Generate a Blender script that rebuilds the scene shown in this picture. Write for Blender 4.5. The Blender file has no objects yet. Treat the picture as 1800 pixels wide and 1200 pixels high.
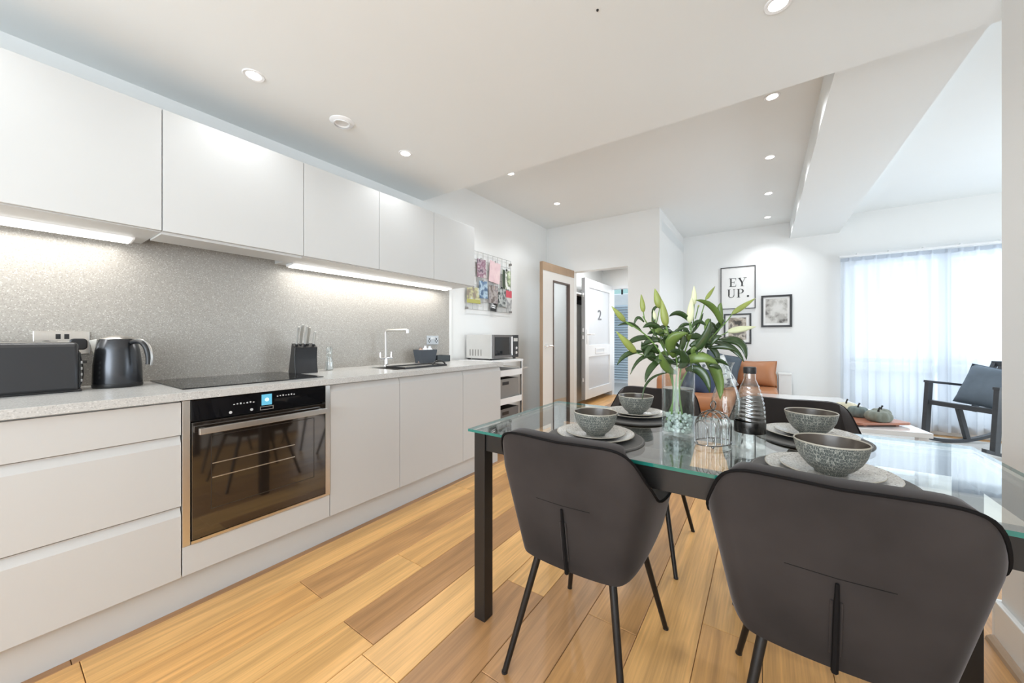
import bpy, bmesh, math, random
from mathutils import Vector, Matrix
R = random.Random(7)
PI = math.pi
sc = bpy.context.scene
COL = sc.collection

# ------------------------------------------------------------------ camera, world, lights, exposure
H = 1.109                       # camera height
YAW = math.atan(441 / 640)      # camera looks this far to the left of the room's long axis
cam_d = bpy.data.cameras.new('camera'); cam = bpy.data.objects.new('camera', cam_d); COL.objects.link(cam)
cam.location = (0, 0, H); cam.rotation_euler = (PI / 2, 0, YAW)
cam_d.sensor_width = 36; cam_d.lens = 640 / 1800 * 36
cam_d.shift_y = -6.7 / 1800; cam_d.clip_start = 0.02; cam_d.clip_end = 200
sc.camera = cam

w = bpy.data.worlds.new('world'); sc.world = w; w.use_nodes = True
bg = w.node_tree.nodes['Background']
bg.inputs[0].default_value = (0.80, 0.90, 1.0, 1); bg.inputs[1].default_value = 1.0

sc.view_settings.view_transform = 'Standard'; sc.view_settings.look = 'None'
sc.view_settings.exposure = 0.10; sc.view_settings.gamma = 1.0; sc.view_settings.use_curve_mapping = False

def area_light(name, loc, rot, sx, sy, power, color=(1, 1, 1), spread=PI):
    d = bpy.data.lights.new(name, 'AREA'); d.shape = 'RECTANGLE'; d.size = sx; d.size_y = sy
    d.energy = power; d.color = color; d.spread = spread
    o = bpy.data.objects.new(name, d); COL.objects.link(o); o.location = loc; o.rotation_euler = rot
    return o
def spot_light(name, loc, power, angle=130, blend=0.9, color=(.93, .97, 1), r=0.03):
    d = bpy.data.lights.new(name, 'SPOT'); d.energy = power; d.spot_size = math.radians(angle); d.spot_blend = blend
    d.color = color; d.shadow_soft_size = r
    o = bpy.data.objects.new(name, d); COL.objects.link(o); o.location = loc
    return o
area_light('daylight_living_window', (2.15, 6.75, 1.3), (-PI / 2 - .3, 0, 0), 2.6, 2.0, 70, (.84, .92, 1.0))
area_light('rear_fill_lamp', (-0.6, -2.35, 1.45), (PI / 2 + .25, 0, 0), 2.6, 1.7, 118, (.83, .92, 1.0))  # unseen fill lamp added behind the camera to brighten the kitchen
area_light('side_fill_lamp', (3.52, 4.1, 1.35), (0, PI / 2 + .2, 0), 1.9, 2.6, 62, (.84, .93, 1.0))  # unseen fill lamp added at the right to brighten the far part
area_light('daylight_entrance', (-1.8, 7.6, 1.5), (-PI / 2, 0, 0), 1.0, 1.9, 9, (.93, .97, 1.0))
area_light('hall_fill_lamp', (-1.9, 5.7, 2.40), (0, 0, 0), .5, .5, 20, (.95, .98, 1))  # unseen lamp added to brighten the hall, no fitting built
P_DOWN = 6.5
P_FAR = 30
P_LED = 3.2

# ------------------------------------------------------------------ materials
MATS = {}
def _nt(name):
    m = bpy.data.materials.new(name); m.use_nodes = True
    nt = m.node_tree; b = nt.nodes['Principled BSDF']
    return m, nt, b
def N(nt, t, **kw):
    n = nt.nodes.new(t)
    for k, v in kw.items():
        if k in n.inputs: n.inputs[k].default_value = v
        else: setattr(n, k, v)
    return n
def pm(name, col, rough=.5, metal=0., var=.03, scale=8., bump=0., spec=.5, sheen=0., coat=0., stretch=None, trans=0.):
    """a principled material with a little procedural variation"""
    m, nt, b = _nt(name)
    tc = N(nt, 'ShaderNodeTexCoord'); mp = N(nt, 'ShaderNodeMapping')
    if stretch: mp.inputs['Scale'].default_value = stretch
    nt.links.new(tc.outputs['Object'], mp.inputs[0])
    no = N(nt, 'ShaderNodeTexNoise'); no.inputs['Scale'].default_value = scale; no.inputs['Detail'].default_value = 4
    nt.links.new(mp.outputs[0], no.inputs['Vector'])
    mx = N(nt, 'ShaderNodeMix', data_type='RGBA')
    c = Vector(col)
    mx.inputs[6].default_value = (*(c * (1 - var * 2)), 1); mx.inputs[7].default_value = (*[min(1, k) for k in (c * (1 + var * 2))], 1)
    nt.links.new(no.outputs['Fac'], mx.inputs[0]); nt.links.new(mx.outputs[2], b.inputs['Base Color'])
    b.inputs['Roughness'].default_value = rough; b.inputs['Metallic'].default_value = metal
    b.inputs['Specular IOR Level'].default_value = spec
    b.inputs['Sheen Weight'].default_value = sheen; b.inputs['Coat Weight'].default_value = coat
    b.inputs['Coat Roughness'].default_value = .05
    b.inputs['Transmission Weight'].default_value = trans
    if bump:
        bp = N(nt, 'ShaderNodeBump'); bp.inputs['Strength'].default_value = bump; bp.inputs['Distance'].default_value = .004
        nt.links.new(no.outputs['Fac'], bp.inputs['Height']); nt.links.new(bp.outputs[0], b.inputs['Normal'])
    MATS[name] = m
    return m
def glass_mat(name, tint=(1, 1, 1), ior=1.5, gloss=(1, 1, 1), rough=0., extra=0.):
    """thin clear glass: fresnel mix of see-through and mirror reflection"""
    m = bpy.data.materials.new(name); m.use_nodes = True; nt = m.node_tree
    nt.nodes.remove(nt.nodes['Principled BSDF']); out = nt.nodes['Material Output']
    t = N(nt, 'ShaderNodeBsdfTransparent'); t.inputs[0].default_value = (*tint, 1)
    g = N(nt, 'ShaderNodeBsdfGlossy'); g.inputs[0].default_value = (*gloss, 1); g.inputs['Roughness'].default_value = rough
    f = N(nt, 'ShaderNodeFresnel'); ge = N(nt, 'ShaderNodeNewGeometry'); mi = N(nt, 'ShaderNodeMapRange')   # same reflectance from both sides of a thin sheet
    mi.inputs[3].default_value = ior; mi.inputs[4].default_value = 1 / ior
    nt.links.new(ge.outputs['Backfacing'], mi.inputs[0]); nt.links.new(mi.outputs[0], f.inputs[0])
    mx = N(nt, 'ShaderNodeMixShader')
    if extra:
        a = N(nt, 'ShaderNodeMath', operation='ADD'); a.inputs[1].default_value = extra; a.use_clamp = True
        nt.links.new(f.outputs[0], a.inputs[0]); nt.links.new(a.outputs[0], mx.inputs[0])
    else:
        nt.links.new(f.outputs[0], mx.inputs[0])
    nt.links.new(t.outputs[0], mx.inputs[1]); nt.links.new(g.outputs[0], mx.inputs[2]); nt.links.new(mx.outputs[0], out.inputs[0])
    return m
def emit_mat(name, col, s):
    m = bpy.data.materials.new(name); m.use_nodes = True; nt = m.node_tree
    nt.nodes.remove(nt.nodes['Principled BSDF'])
    e = N(nt, 'ShaderNodeEmission'); e.inputs[0].default_value = (*col, 1); e.inputs[1].default_value = s
    nt.links.new(e.outputs[0], nt.nodes['Material Output'].inputs[0]); return m

M_wall = pm('wall_paint', (.80, .80, .785), .6, var=.006, scale=3)
M_ceil = pm('ceiling_paint', (.83, .85, .845), .7, var=.005, scale=3)
M_trim = pm('white_gloss_trim', (.80, .80, .78), .35, var=.01)
M_cab = pm('cabinet_matt_grey', (.55, .54, .525), .42, var=.008, scale=3)
M_cabU = pm('wall_unit_white', (.60, .60, .59), .45, var=.008, scale=3)
M_carc = pm('cabinet_carcass', (.62, .61, .59), .5, var=.01)
M_dark_gap = pm('shadow_gap', (.06, .06, .06), .8)
M_steel = pm('brushed_steel', (.72, .70, .67), .28, 1, var=.03, scale=30, stretch=(1, 30, 1))
M_chrome = pm('chrome', (.85, .85, .86), .07, 1, var=.01)
M_black = pm('black_plastic', (.015, .015, .016), .4)
M_blackgl = pm('black_glass', (.006, .006, .007), .04, spec=.6)
M_ovengl = pm('oven_door_glass', (.016, .011, .008), .05, spec=.9); M_ovengl.node_tree.nodes['Principled BSDF'].inputs['IOR'].default_value = 1.7
M_frame = pm('dark_bronze_metal', (.035, .032, .03), .38, .6, var=.05)
M_leg = pm('black_leg_metal', (.02, .018, .017), .35, .5)
M_white = pm('white_plastic', (.82, .82, .82), .35)
M_char = pm('charcoal_metal', (.055, .056, .06), .33, .75, var=.03)
M_kettle = pm('kettle_gunmetal', (.07, .073, .08), .25, .85, var=.02)
M_plate_dark = pm('plate_underside', (.03, .03, .034), .3)
M_mat = pm('placemat_felt', (.12, .115, .11), .75, var=.05, scale=60, bump=.2)
M_leather = pm('tan_leather', (.40, .165, .07), .45, var=.12, scale=5, bump=.25)
M_navy = pm('navy_fabric', (.03, .045, .09), .85, var=.15, scale=10, bump=.2)
M_greyf = pm('slate_fabric', (.08, .10, .12), .9, var=.1, scale=10)
M_blueg = pm('blue_grey_fabric', (.16, .20, .245), .85, var=.18, scale=6, bump=.3)
M_green = pm('lily_leaf', (.034, .066, .020), .26, var=.40, scale=9, spec=.6)
M_green2 = pm('lily_leaf_light', (.13, .20, .045), .30, var=.3, scale=9)
M_stem = pm('lily_stem_green', (.14, .25, .06), .45, var=.1)
M_budg = pm('lily_bud_green', (.28, .33, .08), .45, var=.25, scale=14, stretch=(1, 1, .2))
M_budw = pm('lily_bud_white', (.72, .74, .48), .5, var=.08, scale=20)
M_cutout = pm('oak_veneer', (.38, .26, .165), .5, var=.08, scale=12, stretch=(1, 1, .1))
M_bin = pm('grey_bin_fabric', (.25, .235, .22), .8, var=.05)
M_pump = pm('pumpkin_grey', (.22, .24, .20), .6, var=.2, scale=14)
M_pumpw = pm('pumpkin_cream', (.62, .57, .42), .6, var=.15, scale=14)
M_board = pm('pink_brown_wood', (.42, .17, .10), .4, var=.15, scale=10, stretch=(1, 6, 1))
M_glossw = pm('white_lacquer', (.82, .81, .80), .12, var=.01, coat=.5)
M_knob = M_chrome
G_table = glass_mat('table_glass', (.955, .985, .97), 1.8)
G_edge = pm('glass_cut_edge', (.015, .15, .12), .08, spec=.8, var=.15, scale=12)
G_clear = glass_mat('clear_glass', (.97, .985, .98), 1.45)
G_water = glass_mat('water', (.93, .97, .96), 1.2)
G_pane = glass_mat('window_glass', (.97, .98, .98), 1.3)
G_ridge = glass_mat('ribbed_glass', (.90, .93, .93), 1.5, extra=.10)
E_lamp = emit_mat('lamp_lens', (1, .97, .92), 14)
E_led = emit_mat('led_diffuser', (1, .98, .94), 4.0)
E_disp = emit_mat('oven_display_glow', (.16, .55, .75), 1.0)

def speck_mat(name, base, lo, hi, scale, rough=.35, metal=0.):
    m, nt, b = _nt(name)
    tc = N(nt, 'ShaderNodeTexCoord')
    v = N(nt, 'ShaderNodeTexVoronoi'); v.inputs['Scale'].default_value = scale
    nt.links.new(tc.outputs['Object'], v.inputs['Vector'])
    sep = N(nt, 'ShaderNodeSeparateColor'); nt.links.new(v.outputs['Color'], sep.inputs[0])
    cr = N(nt, 'ShaderNodeValToRGB'); e = cr.color_ramp.elements
    e[0].position = 0; e[0].color = (*lo, 1); e[1].position = 1; e[1].color = (*hi, 1)
    a = cr.color_ramp.elements.new(.25); a.color = (*base, 1); a = cr.color_ramp.elements.new(.85); a.color = (*base, 1)
    nt.links.new(sep.outputs[0], cr.inputs[0]); nt.links.new(cr.outputs[0], b.inputs['Base Color'])
    b.inputs['Roughness'].default_value = rough; b.inputs['Metallic'].default_value = metal
    return m
M_splash = speck_mat('speckled_splashback', (.38, .355, .32), (.28, .26, .235), (.56, .54, .50), 300, .38, .1)
M_worktop = speck_mat('speckled_worktop', (.54, .53, .51), (.42, .41, .395), (.66, .65, .63), 300, .22)
M_plate = speck_mat('stoneware_glaze', (.58, .55, .50), (.33, .31, .28), (.75, .73, .70), 320, .2)

def bowl_mat():
    m, nt, b = _nt('carved_bowl_outside')
    tc = N(nt, 'ShaderNodeTexCoord'); mp = N(nt, 'ShaderNodeMapping')
    # cylinder mapping from object position: angle and height
    sx = N(nt, 'ShaderNodeSeparateXYZ'); nt.links.new(tc.outputs['Object'], sx.inputs[0])
    at = N(nt, 'ShaderNodeMath', operation='ARCTAN2'); nt.links.new(sx.outputs[1], at.inputs[0]); nt.links.new(sx.outputs[0], at.inputs[1])
    cx = N(nt, 'ShaderNodeCombineXYZ')
    m1 = N(nt, 'ShaderNodeMath', operation='MULTIPLY'); m1.inputs[1].default_value = 21; nt.links.new(at.outputs[0], m1.inputs[0])
    m2 = N(nt, 'ShaderNodeMath', operation='MULTIPLY'); m2.inputs[1].default_value = 85.0; nt.links.new(sx.outputs[2], m2.inputs[0])
    nt.links.new(m1.outputs[0], cx.inputs[0]); nt.links.new(m2.outputs[0], cx.inputs[1])
    v = N(nt, 'ShaderNodeTexVoronoi'); v.feature = 'DISTANCE_TO_EDGE'; v.inputs['Scale'].default_value = 1.25; v.inputs['Randomness'].default_value = .6
    nt.links.new(cx.outputs[0], v.inputs['Vector'])
    cr = N(nt, 'ShaderNodeValToRGB'); e = cr.color_ramp.elements
    e[0].position = .01; e[0].color = (.38, .37, .32, 1); e[1].position = .11; e[1].color = (.07, .08, .075, 1)
    nt.links.new(v.outputs[0], cr.inputs[0]); nt.links.new(cr.outputs[0], b.inputs['Base Color'])
    bp = N(nt, 'ShaderNodeBump', invert=True); bp.inputs['Strength'].default_value = .6; bp.inputs['Distance'].default_value = .003
    nt.links.new(v.outputs[0], bp.inputs['Height']); nt.links.new(bp.outputs[0], b.inputs['Normal'])
    b.inputs['Roughness'].default_value = .3
    return m
M_bowl = bowl_mat()
M_bowlin = pm('bowl_inside_brown', (.075, .058, .045), .25, var=.12, scale=20)
M_bowlrim = pm('bowl_rim', (.42, .38, .31), .3, var=.08)

def velvet_mat():
    m = pm('charcoal_velvet', (.034, .028, .026), .85, var=.5, scale=3.2, bump=.15, spec=.2, sheen=.36)
    b = m.node_tree.nodes['Principled BSDF']; b.inputs['Sheen Roughness'].default_value = .35
    b.inputs['Sheen Tint'].default_value = (.55, .52, .52, 1)
    return m
M_velvet = velvet_mat()
M_piping = pm('velvet_piping', (.009, .008, .008), .9, spec=.1)

def plank_mat():
    m, nt, b = _nt('oak_plank')
    oi = N(nt, 'ShaderNodeObjectInfo'); tc = N(nt, 'ShaderNodeTexCoord')
    at = N(nt, 'ShaderNodeAttribute', attribute_type='OBJECT', attribute_name='tone')
    off = N(nt, 'ShaderNodeVectorMath', operation='ADD')
    sc3 = N(nt, 'ShaderNodeVectorMath', operation='SCALE'); sc3.inputs['Scale'].default_value = 37.0
    cmb = N(nt, 'ShaderNodeCombineXYZ')
    for i in range(3): nt.links.new(oi.outputs['Random'], cmb.inputs[i])
    nt.links.new(cmb.outputs[0], sc3.inputs[0])
    nt.links.new(tc.outputs['Object'], off.inputs[0]); nt.links.new(sc3.outputs[0], off.inputs[1])
    mp = N(nt, 'ShaderNodeMapping'); mp.inputs['Scale'].default_value = (1, .10, 1); nt.links.new(off.outputs[0], mp.inputs[0])
    # cathedral grain: distorted rings
    no = N(nt, 'ShaderNodeTexNoise'); no.inputs['Scale'].default_value = 6; no.inputs['Detail'].default_value = 2; nt.links.new(mp.outputs[0], no.inputs['Vector'])
    mu = N(nt, 'ShaderNodeMath', operation='MULTIPLY'); mu.inputs[1].default_value = 38.; nt.links.new(no.outputs['Fac'], mu.inputs[0])
    sn = N(nt, 'ShaderNodeMath', operation='SINE'); nt.links.new(mu.outputs[0], sn.inputs[0])
    fine = N(nt, 'ShaderNodeTexNoise'); fine.inputs['Scale'].default_value = 90; fine.inputs['Detail'].default_value = 5; mpf = N(nt, 'ShaderNodeMapping'); mpf.inputs['Scale'].default_value = (1.6, .05, 1); nt.links.new(off.outputs[0], mpf.inputs[0]); nt.links.new(mpf.outputs[0], fine.inputs['Vector'])
    cr = N(nt, 'ShaderNodeValToRGB'); e = cr.color_ramp.elements
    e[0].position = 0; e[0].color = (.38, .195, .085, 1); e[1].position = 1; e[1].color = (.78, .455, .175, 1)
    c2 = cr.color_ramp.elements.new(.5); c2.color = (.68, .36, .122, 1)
    nt.links.new(at.outputs['Fac'], cr.inputs[0])
    g1 = N(nt, 'ShaderNodeMapRange'); g1.inputs[1].default_value = -1; g1.inputs[2].default_value = 1; g1.inputs[3].default_value = .84; g1.inputs[4].default_value = 1.05
    nt.links.new(sn.outputs[0], g1.inputs[0])
    g2 = N(nt, 'ShaderNodeMapRange'); g2.inputs[1].default_value = .3; g2.inputs[2].default_value = .7; g2.inputs[3].default_value = .84; g2.inputs[4].default_value = 1.10
    nt.links.new(fine.outputs['Fac'], g2.inputs[0])
    gm = N(nt, 'ShaderNodeMath', operation='MULTIPLY'); nt.links.new(g1.outputs[0], gm.inputs[0]); nt.links.new(g2.outputs[0], gm.inputs[1])
    # knots
    mk = N(nt, 'ShaderNodeMapping'); mk.inputs['Scale'].default_value = (1, .45, 1); nt.links.new(off.outputs[0], mk.inputs[0])
    vk = N(nt, 'ShaderNodeTexVoronoi'); vk.inputs['Scale'].default_value = 2.6; nt.links.new(mk.outputs[0], vk.inputs['Vector'])
    kr = N(nt, 'ShaderNodeMapRange'); kr.inputs[1].default_value = .03; kr.inputs[2].default_value = .10; kr.inputs[3].default_value = .55; kr.inputs[4].default_value = 1.
    nt.links.new(vk.outputs['Distance'], kr.inputs[0])
    gk = N(nt, 'ShaderNodeMath', operation='MULTIPLY'); nt.links.new(gm.outputs[0], gk.inputs[0]); nt.links.new(kr.outputs[0], gk.inputs[1])
    vm = N(nt, 'ShaderNodeVectorMath', operation='SCALE'); nt.links.new(cr.outputs[0], vm.inputs[0]); nt.links.new(gk.outputs[0], vm.inputs['Scale'])
    nt.links.new(vm.outputs[0], b.inputs['Base Color'])
    b.inputs['Roughness'].default_value = .33; b.inputs['Specular IOR Level'].default_value = .45
    bp = N(nt, 'ShaderNodeBump'); bp.inputs['Strength'].default_value = .12; bp.inputs['Distance'].default_value = .002
    nt.links.new(gm.outputs[0], bp.inputs['Height']); nt.links.new(bp.outputs[0], b.inputs['Normal'])
    return m
M_plank = plank_mat()

def curtain_mat():
    m = bpy.data.materials.new('sheer_curtain'); m.use_nodes = True; nt = m.node_tree
    nt.nodes.remove(nt.nodes['Principled BSDF']); out = nt.nodes['Material Output']
    tc = N(nt, 'ShaderNodeTexCoord'); wv = N(nt, 'ShaderNodeTexNoise'); wv.inputs['Scale'].default_value = 300
    nt.links.new(tc.outputs['Object'], wv.inputs['Vector'])
    t = N(nt, 'ShaderNodeBsdfTransparent'); tr = N(nt, 'ShaderNodeBsdfTranslucent'); d = N(nt, 'ShaderNodeBsdfDiffuse')
    tr.inputs[0].default_value = (.58, .63, .70, 1); d.inputs[0].default_value = (.84, .87, .90, 1)
    a = N(nt, 'ShaderNodeMixShader'); a.inputs[0].default_value = .42; b = N(nt, 'ShaderNodeMixShader')
    mr = N(nt, 'ShaderNodeMapRange'); mr.inputs[3].default_value = .82; mr.inputs[4].default_value = .90
    nt.links.new(wv.outputs['Fac'], mr.inputs[0]); nt.links.new(mr.outputs[0], b.inputs[0])
    nt.links.new(tr.outputs[0], a.inputs[1]); nt.links.new(d.outputs[0], a.inputs[2])
    nt.links.new(t.outputs[0], b.inputs[1]); nt.links.new(a.outputs[0], b.inputs[2]); nt.links.new(b.outputs[0], out.inputs[0])
    return m
M_curtain = curtain_mat()

def blotch(name, cols, scale=6., seed=0., rough=.5, stretch=(1, 1, 1)):
    """abstract print: noise mapped through a few colours"""
    m, nt, b = _nt(name)
    tc = N(nt, 'ShaderNodeTexCoord'); mp = N(nt, 'ShaderNodeMapping'); mp.inputs['Location'].default_value = (seed, seed * 1.7, seed * .6); mp.inputs['Scale'].default_value = stretch
    nt.links.new(tc.outputs['Object'], mp.inputs[0])
    no = N(nt, 'ShaderNodeTexNoise'); no.inputs['Scale'].default_value = scale; no.inputs['Detail'].default_value = 5
    nt.links.new(mp.outputs[0], no.inputs['Vector'])
    cr = N(nt, 'ShaderNodeValToRGB'); cr.color_ramp.interpolation = 'EASE'
    e = cr.color_ramp.elements
    n = len(cols)
    e[0].position = .36; e[0].color = (*cols[0], 1); e[1].position = .64; e[1].color = (*cols[-1], 1)
    for i in range(1, n - 1):
        a = cr.color_ramp.elements.new(.36 + .28 * i / (n - 1)); a.color = (*cols[i], 1)
    nt.links.new(no.outputs['Fac'], cr.inputs[0]); nt.links.new(cr.outputs[0], b.inputs['Base Color'])
    b.inputs['Roughness'].default_value = rough
    return m

# ------------------------------------------------------------------ mesh helpers
def new(): return bmesh.new()
def box(bm, x0, x1, y0, y1, z0, z1):
    m = Matrix.Translation(((x0 + x1) / 2, (y0 + y1) / 2, (z0 + z1) / 2)) @ Matrix.Diagonal((abs(x1 - x0), abs(y1 - y0), abs(z1 - z0), 1))
    bmesh.ops.create_cube(bm, size=1, matrix=m); return bm
def prism(bm, poly, axis, a, b):
    """extrude a 2-D polygon along an axis ('x': poly is (y,z), 'y': (x,z), 'z': (x,y))"""
    def P(p, t):
        return {'x': (t, p[0], p[1]), 'y': (p[0], t, p[1]), 'z': (p[0], p[1], t)}[axis]
    v0 = [bm.verts.new(P(p, a)) for p in poly]; v1 = [bm.verts.new(P(p, b)) for p in poly]
    n = len(poly)
    bm.faces.new(v0); bm.faces.new(list(reversed(v1)))
    for i in range(n): bm.faces.new((v0[i], v1[i], v1[(i + 1) % n], v0[(i + 1) % n]))
    bmesh.ops.recalc_face_normals(bm, faces=bm.faces); return bm
def ringframe(bm, u0, u1, v0, v1, iu0, iu1, iv0, iv1, axis, a, b):
    """a flat rectangular frame (rectangle with rectangular hole) extruded along axis"""
    def P(u, v, t): return {'x': (t, u, v), 'y': (u, t, v), 'z': (u, v, t)}[axis]
    O = [(u0, v0), (u1, v0), (u1, v1), (u0, v1)]; I = [(iu0, iv0), (iu1, iv0), (iu1, iv1), (iu0, iv1)]
    Oa = [bm.verts.new(P(*p, a)) for p in O]; Ob = [bm.verts.new(P(*p, b)) for p in O]
    Ia = [bm.verts.new(P(*p, a)) for p in I]; Ib = [bm.verts.new(P(*p, b)) for p in I]
    for i in range(4):
        j = (i + 1) % 4
        bm.faces.new((Oa[i], Oa[j], Ia[j], Ia[i])); bm.faces.new((Ob[i], Ib[i], Ib[j], Ob[j]))
        bm.faces.new((Oa[i], Ob[i], Ob[j], Oa[j])); bm.faces.new((Ia[i], Ia[j], Ib[j], Ib[i]))
    bmesh.ops.recalc_face_normals(bm, faces=bm.faces); return bm
def lathe(bm, prof, seg=40, loc=(0, 0, 0), mats=None):
    rings = []
    for r, z in prof:
        if r < 1e-6: rings.append([bm.verts.new((loc[0], loc[1], loc[2] + z))])
        else: rings.append([bm.verts.new((loc[0] + r * math.cos(2 * PI * i / seg), loc[1] + r * math.sin(2 * PI * i / seg), loc[2] + z)) for i in range(seg)])
    for k in range(len(rings) - 1):
        a, b = rings[k], rings[k + 1]
        for i in range(seg):
            j = (i + 1) % seg
            if len(a) == 1 and len(b) == 1: continue
            if len(a) == 1: f = bm.faces.new((a[0], b[i], b[j]))
            elif len(b) == 1: f = bm.faces.new((a[i], a[j], b[0]))
            else: f = bm.faces.new((a[i], a[j], b[j], b[i]))
            if mats: f.material_index = mats[k]
    bmesh.ops.recalc_face_normals(bm, faces=bm.faces); return bm
def tube(bm, pts, r, seg=8, closed=False):
    pts = [Vector(p) for p in pts]; n = len(pts); rr = r if isinstance(r, (list, tuple)) else [r] * n
    rings = []; prev = None
    for i, p in enumerate(pts):
        if closed: d = pts[(i + 1) % n] - pts[i - 1]
        else: d = pts[min(i + 1, n - 1)] - pts[max(i - 1, 0)]
        d.normalize()
        if prev is None:
            a = d.orthogonal().normalized()
        else:
            a = prev - d * prev.dot(d)
            a = a.normalized() if a.length > 1e-6 else d.orthogonal().normalized()
        prev = a; b = d.cross(a)
        rings.append([bm.verts.new(p + (a * math.cos(2 * PI * k / seg) + b * math.sin(2 * PI * k / seg)) * rr[i]) for k in range(seg)])
    m = n if closed else n - 1
    for i in range(m):
        A, B = rings[i], rings[(i + 1) % n]
        for k in range(seg): bm.faces.new((A[k], A[(k + 1) % seg], B[(k + 1) % seg], B[k]))
    if not closed:
        bm.faces.new(list(reversed(rings[0]))); bm.faces.new(rings[-1])
    return bm
def bez(p, n=10):
    p = [Vector(q) for q in p]; out = []
    for i in range(n + 1):
        t = i / n
        if len(p) == 3: out.append(p[0] * (1 - t) ** 2 + p[1] * 2 * t * (1 - t) + p[2] * t * t)
        else: out.append(p[0] * (1 - t) ** 3 + p[1] * 3 * t * (1 - t) ** 2 + p[2] * 3 * t * t * (1 - t) + p[3] * t ** 3)
    return out
def rrect(w, h, r, n=5, cx=0, cy=0):
    out = []
    for k, (sx, sy) in enumerate(((1, 1), (-1, 1), (-1, -1), (1, -1))):
        for i in range(n + 1):
            a = PI / 2 * (k + i / n)
            out.append((cx + sx * (w / 2 - r) + r * math.cos(a), cy + sy * (h / 2 - r) + r * math.sin(a)))
    return out
def obj(name, bm, mat, parent=None, world=True, bevel=0., smooth=False, angle=35, seg=2, subsurf=0):
    """one mesh object; when it has a parent and world is True the bmesh is in world coordinates"""
    me = bpy.data.meshes.new(name)
    if parent is not None and world:
        bmesh.ops.transform(bm, matrix=parent_matrix(parent).inverted(), verts=bm.verts)
    bm.to_mesh(me); bm.free()
    for m in (mat if isinstance(mat, (list, tuple)) else [mat]): me.materials.append(m)
    o = bpy.data.objects.new(name, me); COL.objects.link(o)
    if parent is not None: o.parent = parent
    if smooth:
        for p in me.polygons: p.use_smooth = True
        if not subsurf: me.set_sharp_from_angle(angle=math.radians(angle))
    if subsurf:
        s = o.modifiers.new('smooth', 'SUBSURF'); s.levels = subsurf; s.render_levels = subsurf
    if bevel:
        b = o.modifiers.new('bevel', 'BEVEL'); b.width = bevel; b.segments = seg; b.limit_method = 'ANGLE'; b.angle_limit = math.radians(40)
    return o
def parent_matrix(p):
    m = Matrix.Identity(4)
    while p is not None:
        m = Matrix.LocRotScale(p.location, p.rotation_euler, p.scale) @ m
        p = p.parent
    return m
def thing(name, label, cat, loc=(0, 0, 0), rz=0, group=None):
    o = bpy.data.objects.new(name, None); COL.objects.link(o); o.empty_display_size = .05
    o.location = loc; o.rotation_euler = (0, 0, rz)
    o['label'] = label; o['category'] = cat
    if group: o['group'] = group
    return o
def tag(o, label, cat, group=None):
    o['label'] = label; o['category'] = cat
    if group: o['group'] = group
    return o
def struct(name, bm, mat, parent=None, **kw):
    o = obj(name, bm, mat, parent, **kw)
    if parent is None: o['kind'] = 'structure'
    return o
def dup(root, loc, rz, label=None, group=None):
    r = root.copy(); COL.objects.link(r); r.location = loc; r.rotation_euler = (0, 0, rz)
    if label: r['label'] = label
    if group: r['group'] = group
    for ch in list(root.children):
        c = ch.copy(); COL.objects.link(c); c.parent = r
        for g in list(ch.children):
            d = g.copy(); COL.objects.link(d); d.parent = c
    return r

# ------------------------------------------------------------------ room shell
XL = -2.56          # kitchen wall
YB = -2.5           # wall behind the camera
YE = 4.6            # wall with the entrance opening
YF = 6.2            # far wall
XP = -1.02          # side wall of the hall
XR = .715           # partition at the right
XE = 3.6            # living room right wall
ZL, ZH = 2.36, 2.67

sub = new(); box(sub, XL - .2, XE + .1, YB - .1, 7.05, -.12, -.022)
floor = struct('floor', sub, M_dark_gap)
PW = .193
joints = {-1: [.80], -3: [.817], 1: [1.363], 3: [1.38], 2: [2.3], 0: [2.05]}
darks = {(-1, .80): .10, (-3, .817): .22, (1, -9): .06}
k = -8
np_ = 0
while True:
    x0 = -1.159 + PW * k; x1 = x0 + PW
    if x0 > XE: break
    if x1 > XL:
        ys = sorted(joints.get(k, [YB + R.uniform(.3, 1.6)]))
        while ys[0] > YB: ys.insert(0, ys[0] - R.uniform(1.25, 2.0))
        while ys[-1] < 7.0: ys.append(ys[-1] + R.uniform(1.25, 2.0))
        for a, b in zip(ys[:-1], ys[1:]):
            a = max(a, YB); b = min(b, 7.0)
            if b - a < .05: continue
            if x1 < -1.97 and b < 2.6: continue
            bm = new(); g = .0009
            L = b - a - 2 * g; W2 = PW / 2 - g
            c = .0018
            lo = [bm.verts.new((sx * W2, sy * L / 2, -.02)) for sx, sy in ((-1, -1), (1, -1), (1, 1), (-1, 1))]
            mi = [bm.verts.new((sx * W2, sy * L / 2, -c)) for sx, sy in ((-1, -1), (1, -1), (1, 1), (-1, 1))]
            hi = [bm.verts.new((sx * (W2 - c), sy * (L / 2 - c), 0)) for sx, sy in ((-1, -1), (1, -1), (1, 1), (-1, 1))]
            for i in range(4):
                j = (i + 1) % 4
                bm.faces.new((lo[i], lo[j], mi[j], mi[i])); bm.faces.new((mi[i], mi[j], hi[j], hi[i]))
            bm.faces.new(hi)
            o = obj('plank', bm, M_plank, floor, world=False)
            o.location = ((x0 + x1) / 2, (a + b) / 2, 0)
            t = min(1, max(.3, R.gauss(.56, .15)))
            if k <= -1 and b < 2.5: t = .45 + .35 * R.random()
            if k == -5: t = 0.  # row along the plinth toned darkest to imitate the shadow band there
            if k == -1 and abs(a - .80) < .01: t = .10
            if k == -3 and abs(a - .817) < .01: t = .22
            if k == 1 and abs(b - 1.363) < .01: t = .08
            if k == 1 and abs(a - 1.363) < .01: t = .75
            if k == 0 and a < 1.5: t = .8
            if k == 2 and a < 1.5: t = .12
            if k == 3 and a < 1.5: t = .25
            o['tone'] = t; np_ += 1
    k += 1

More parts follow.
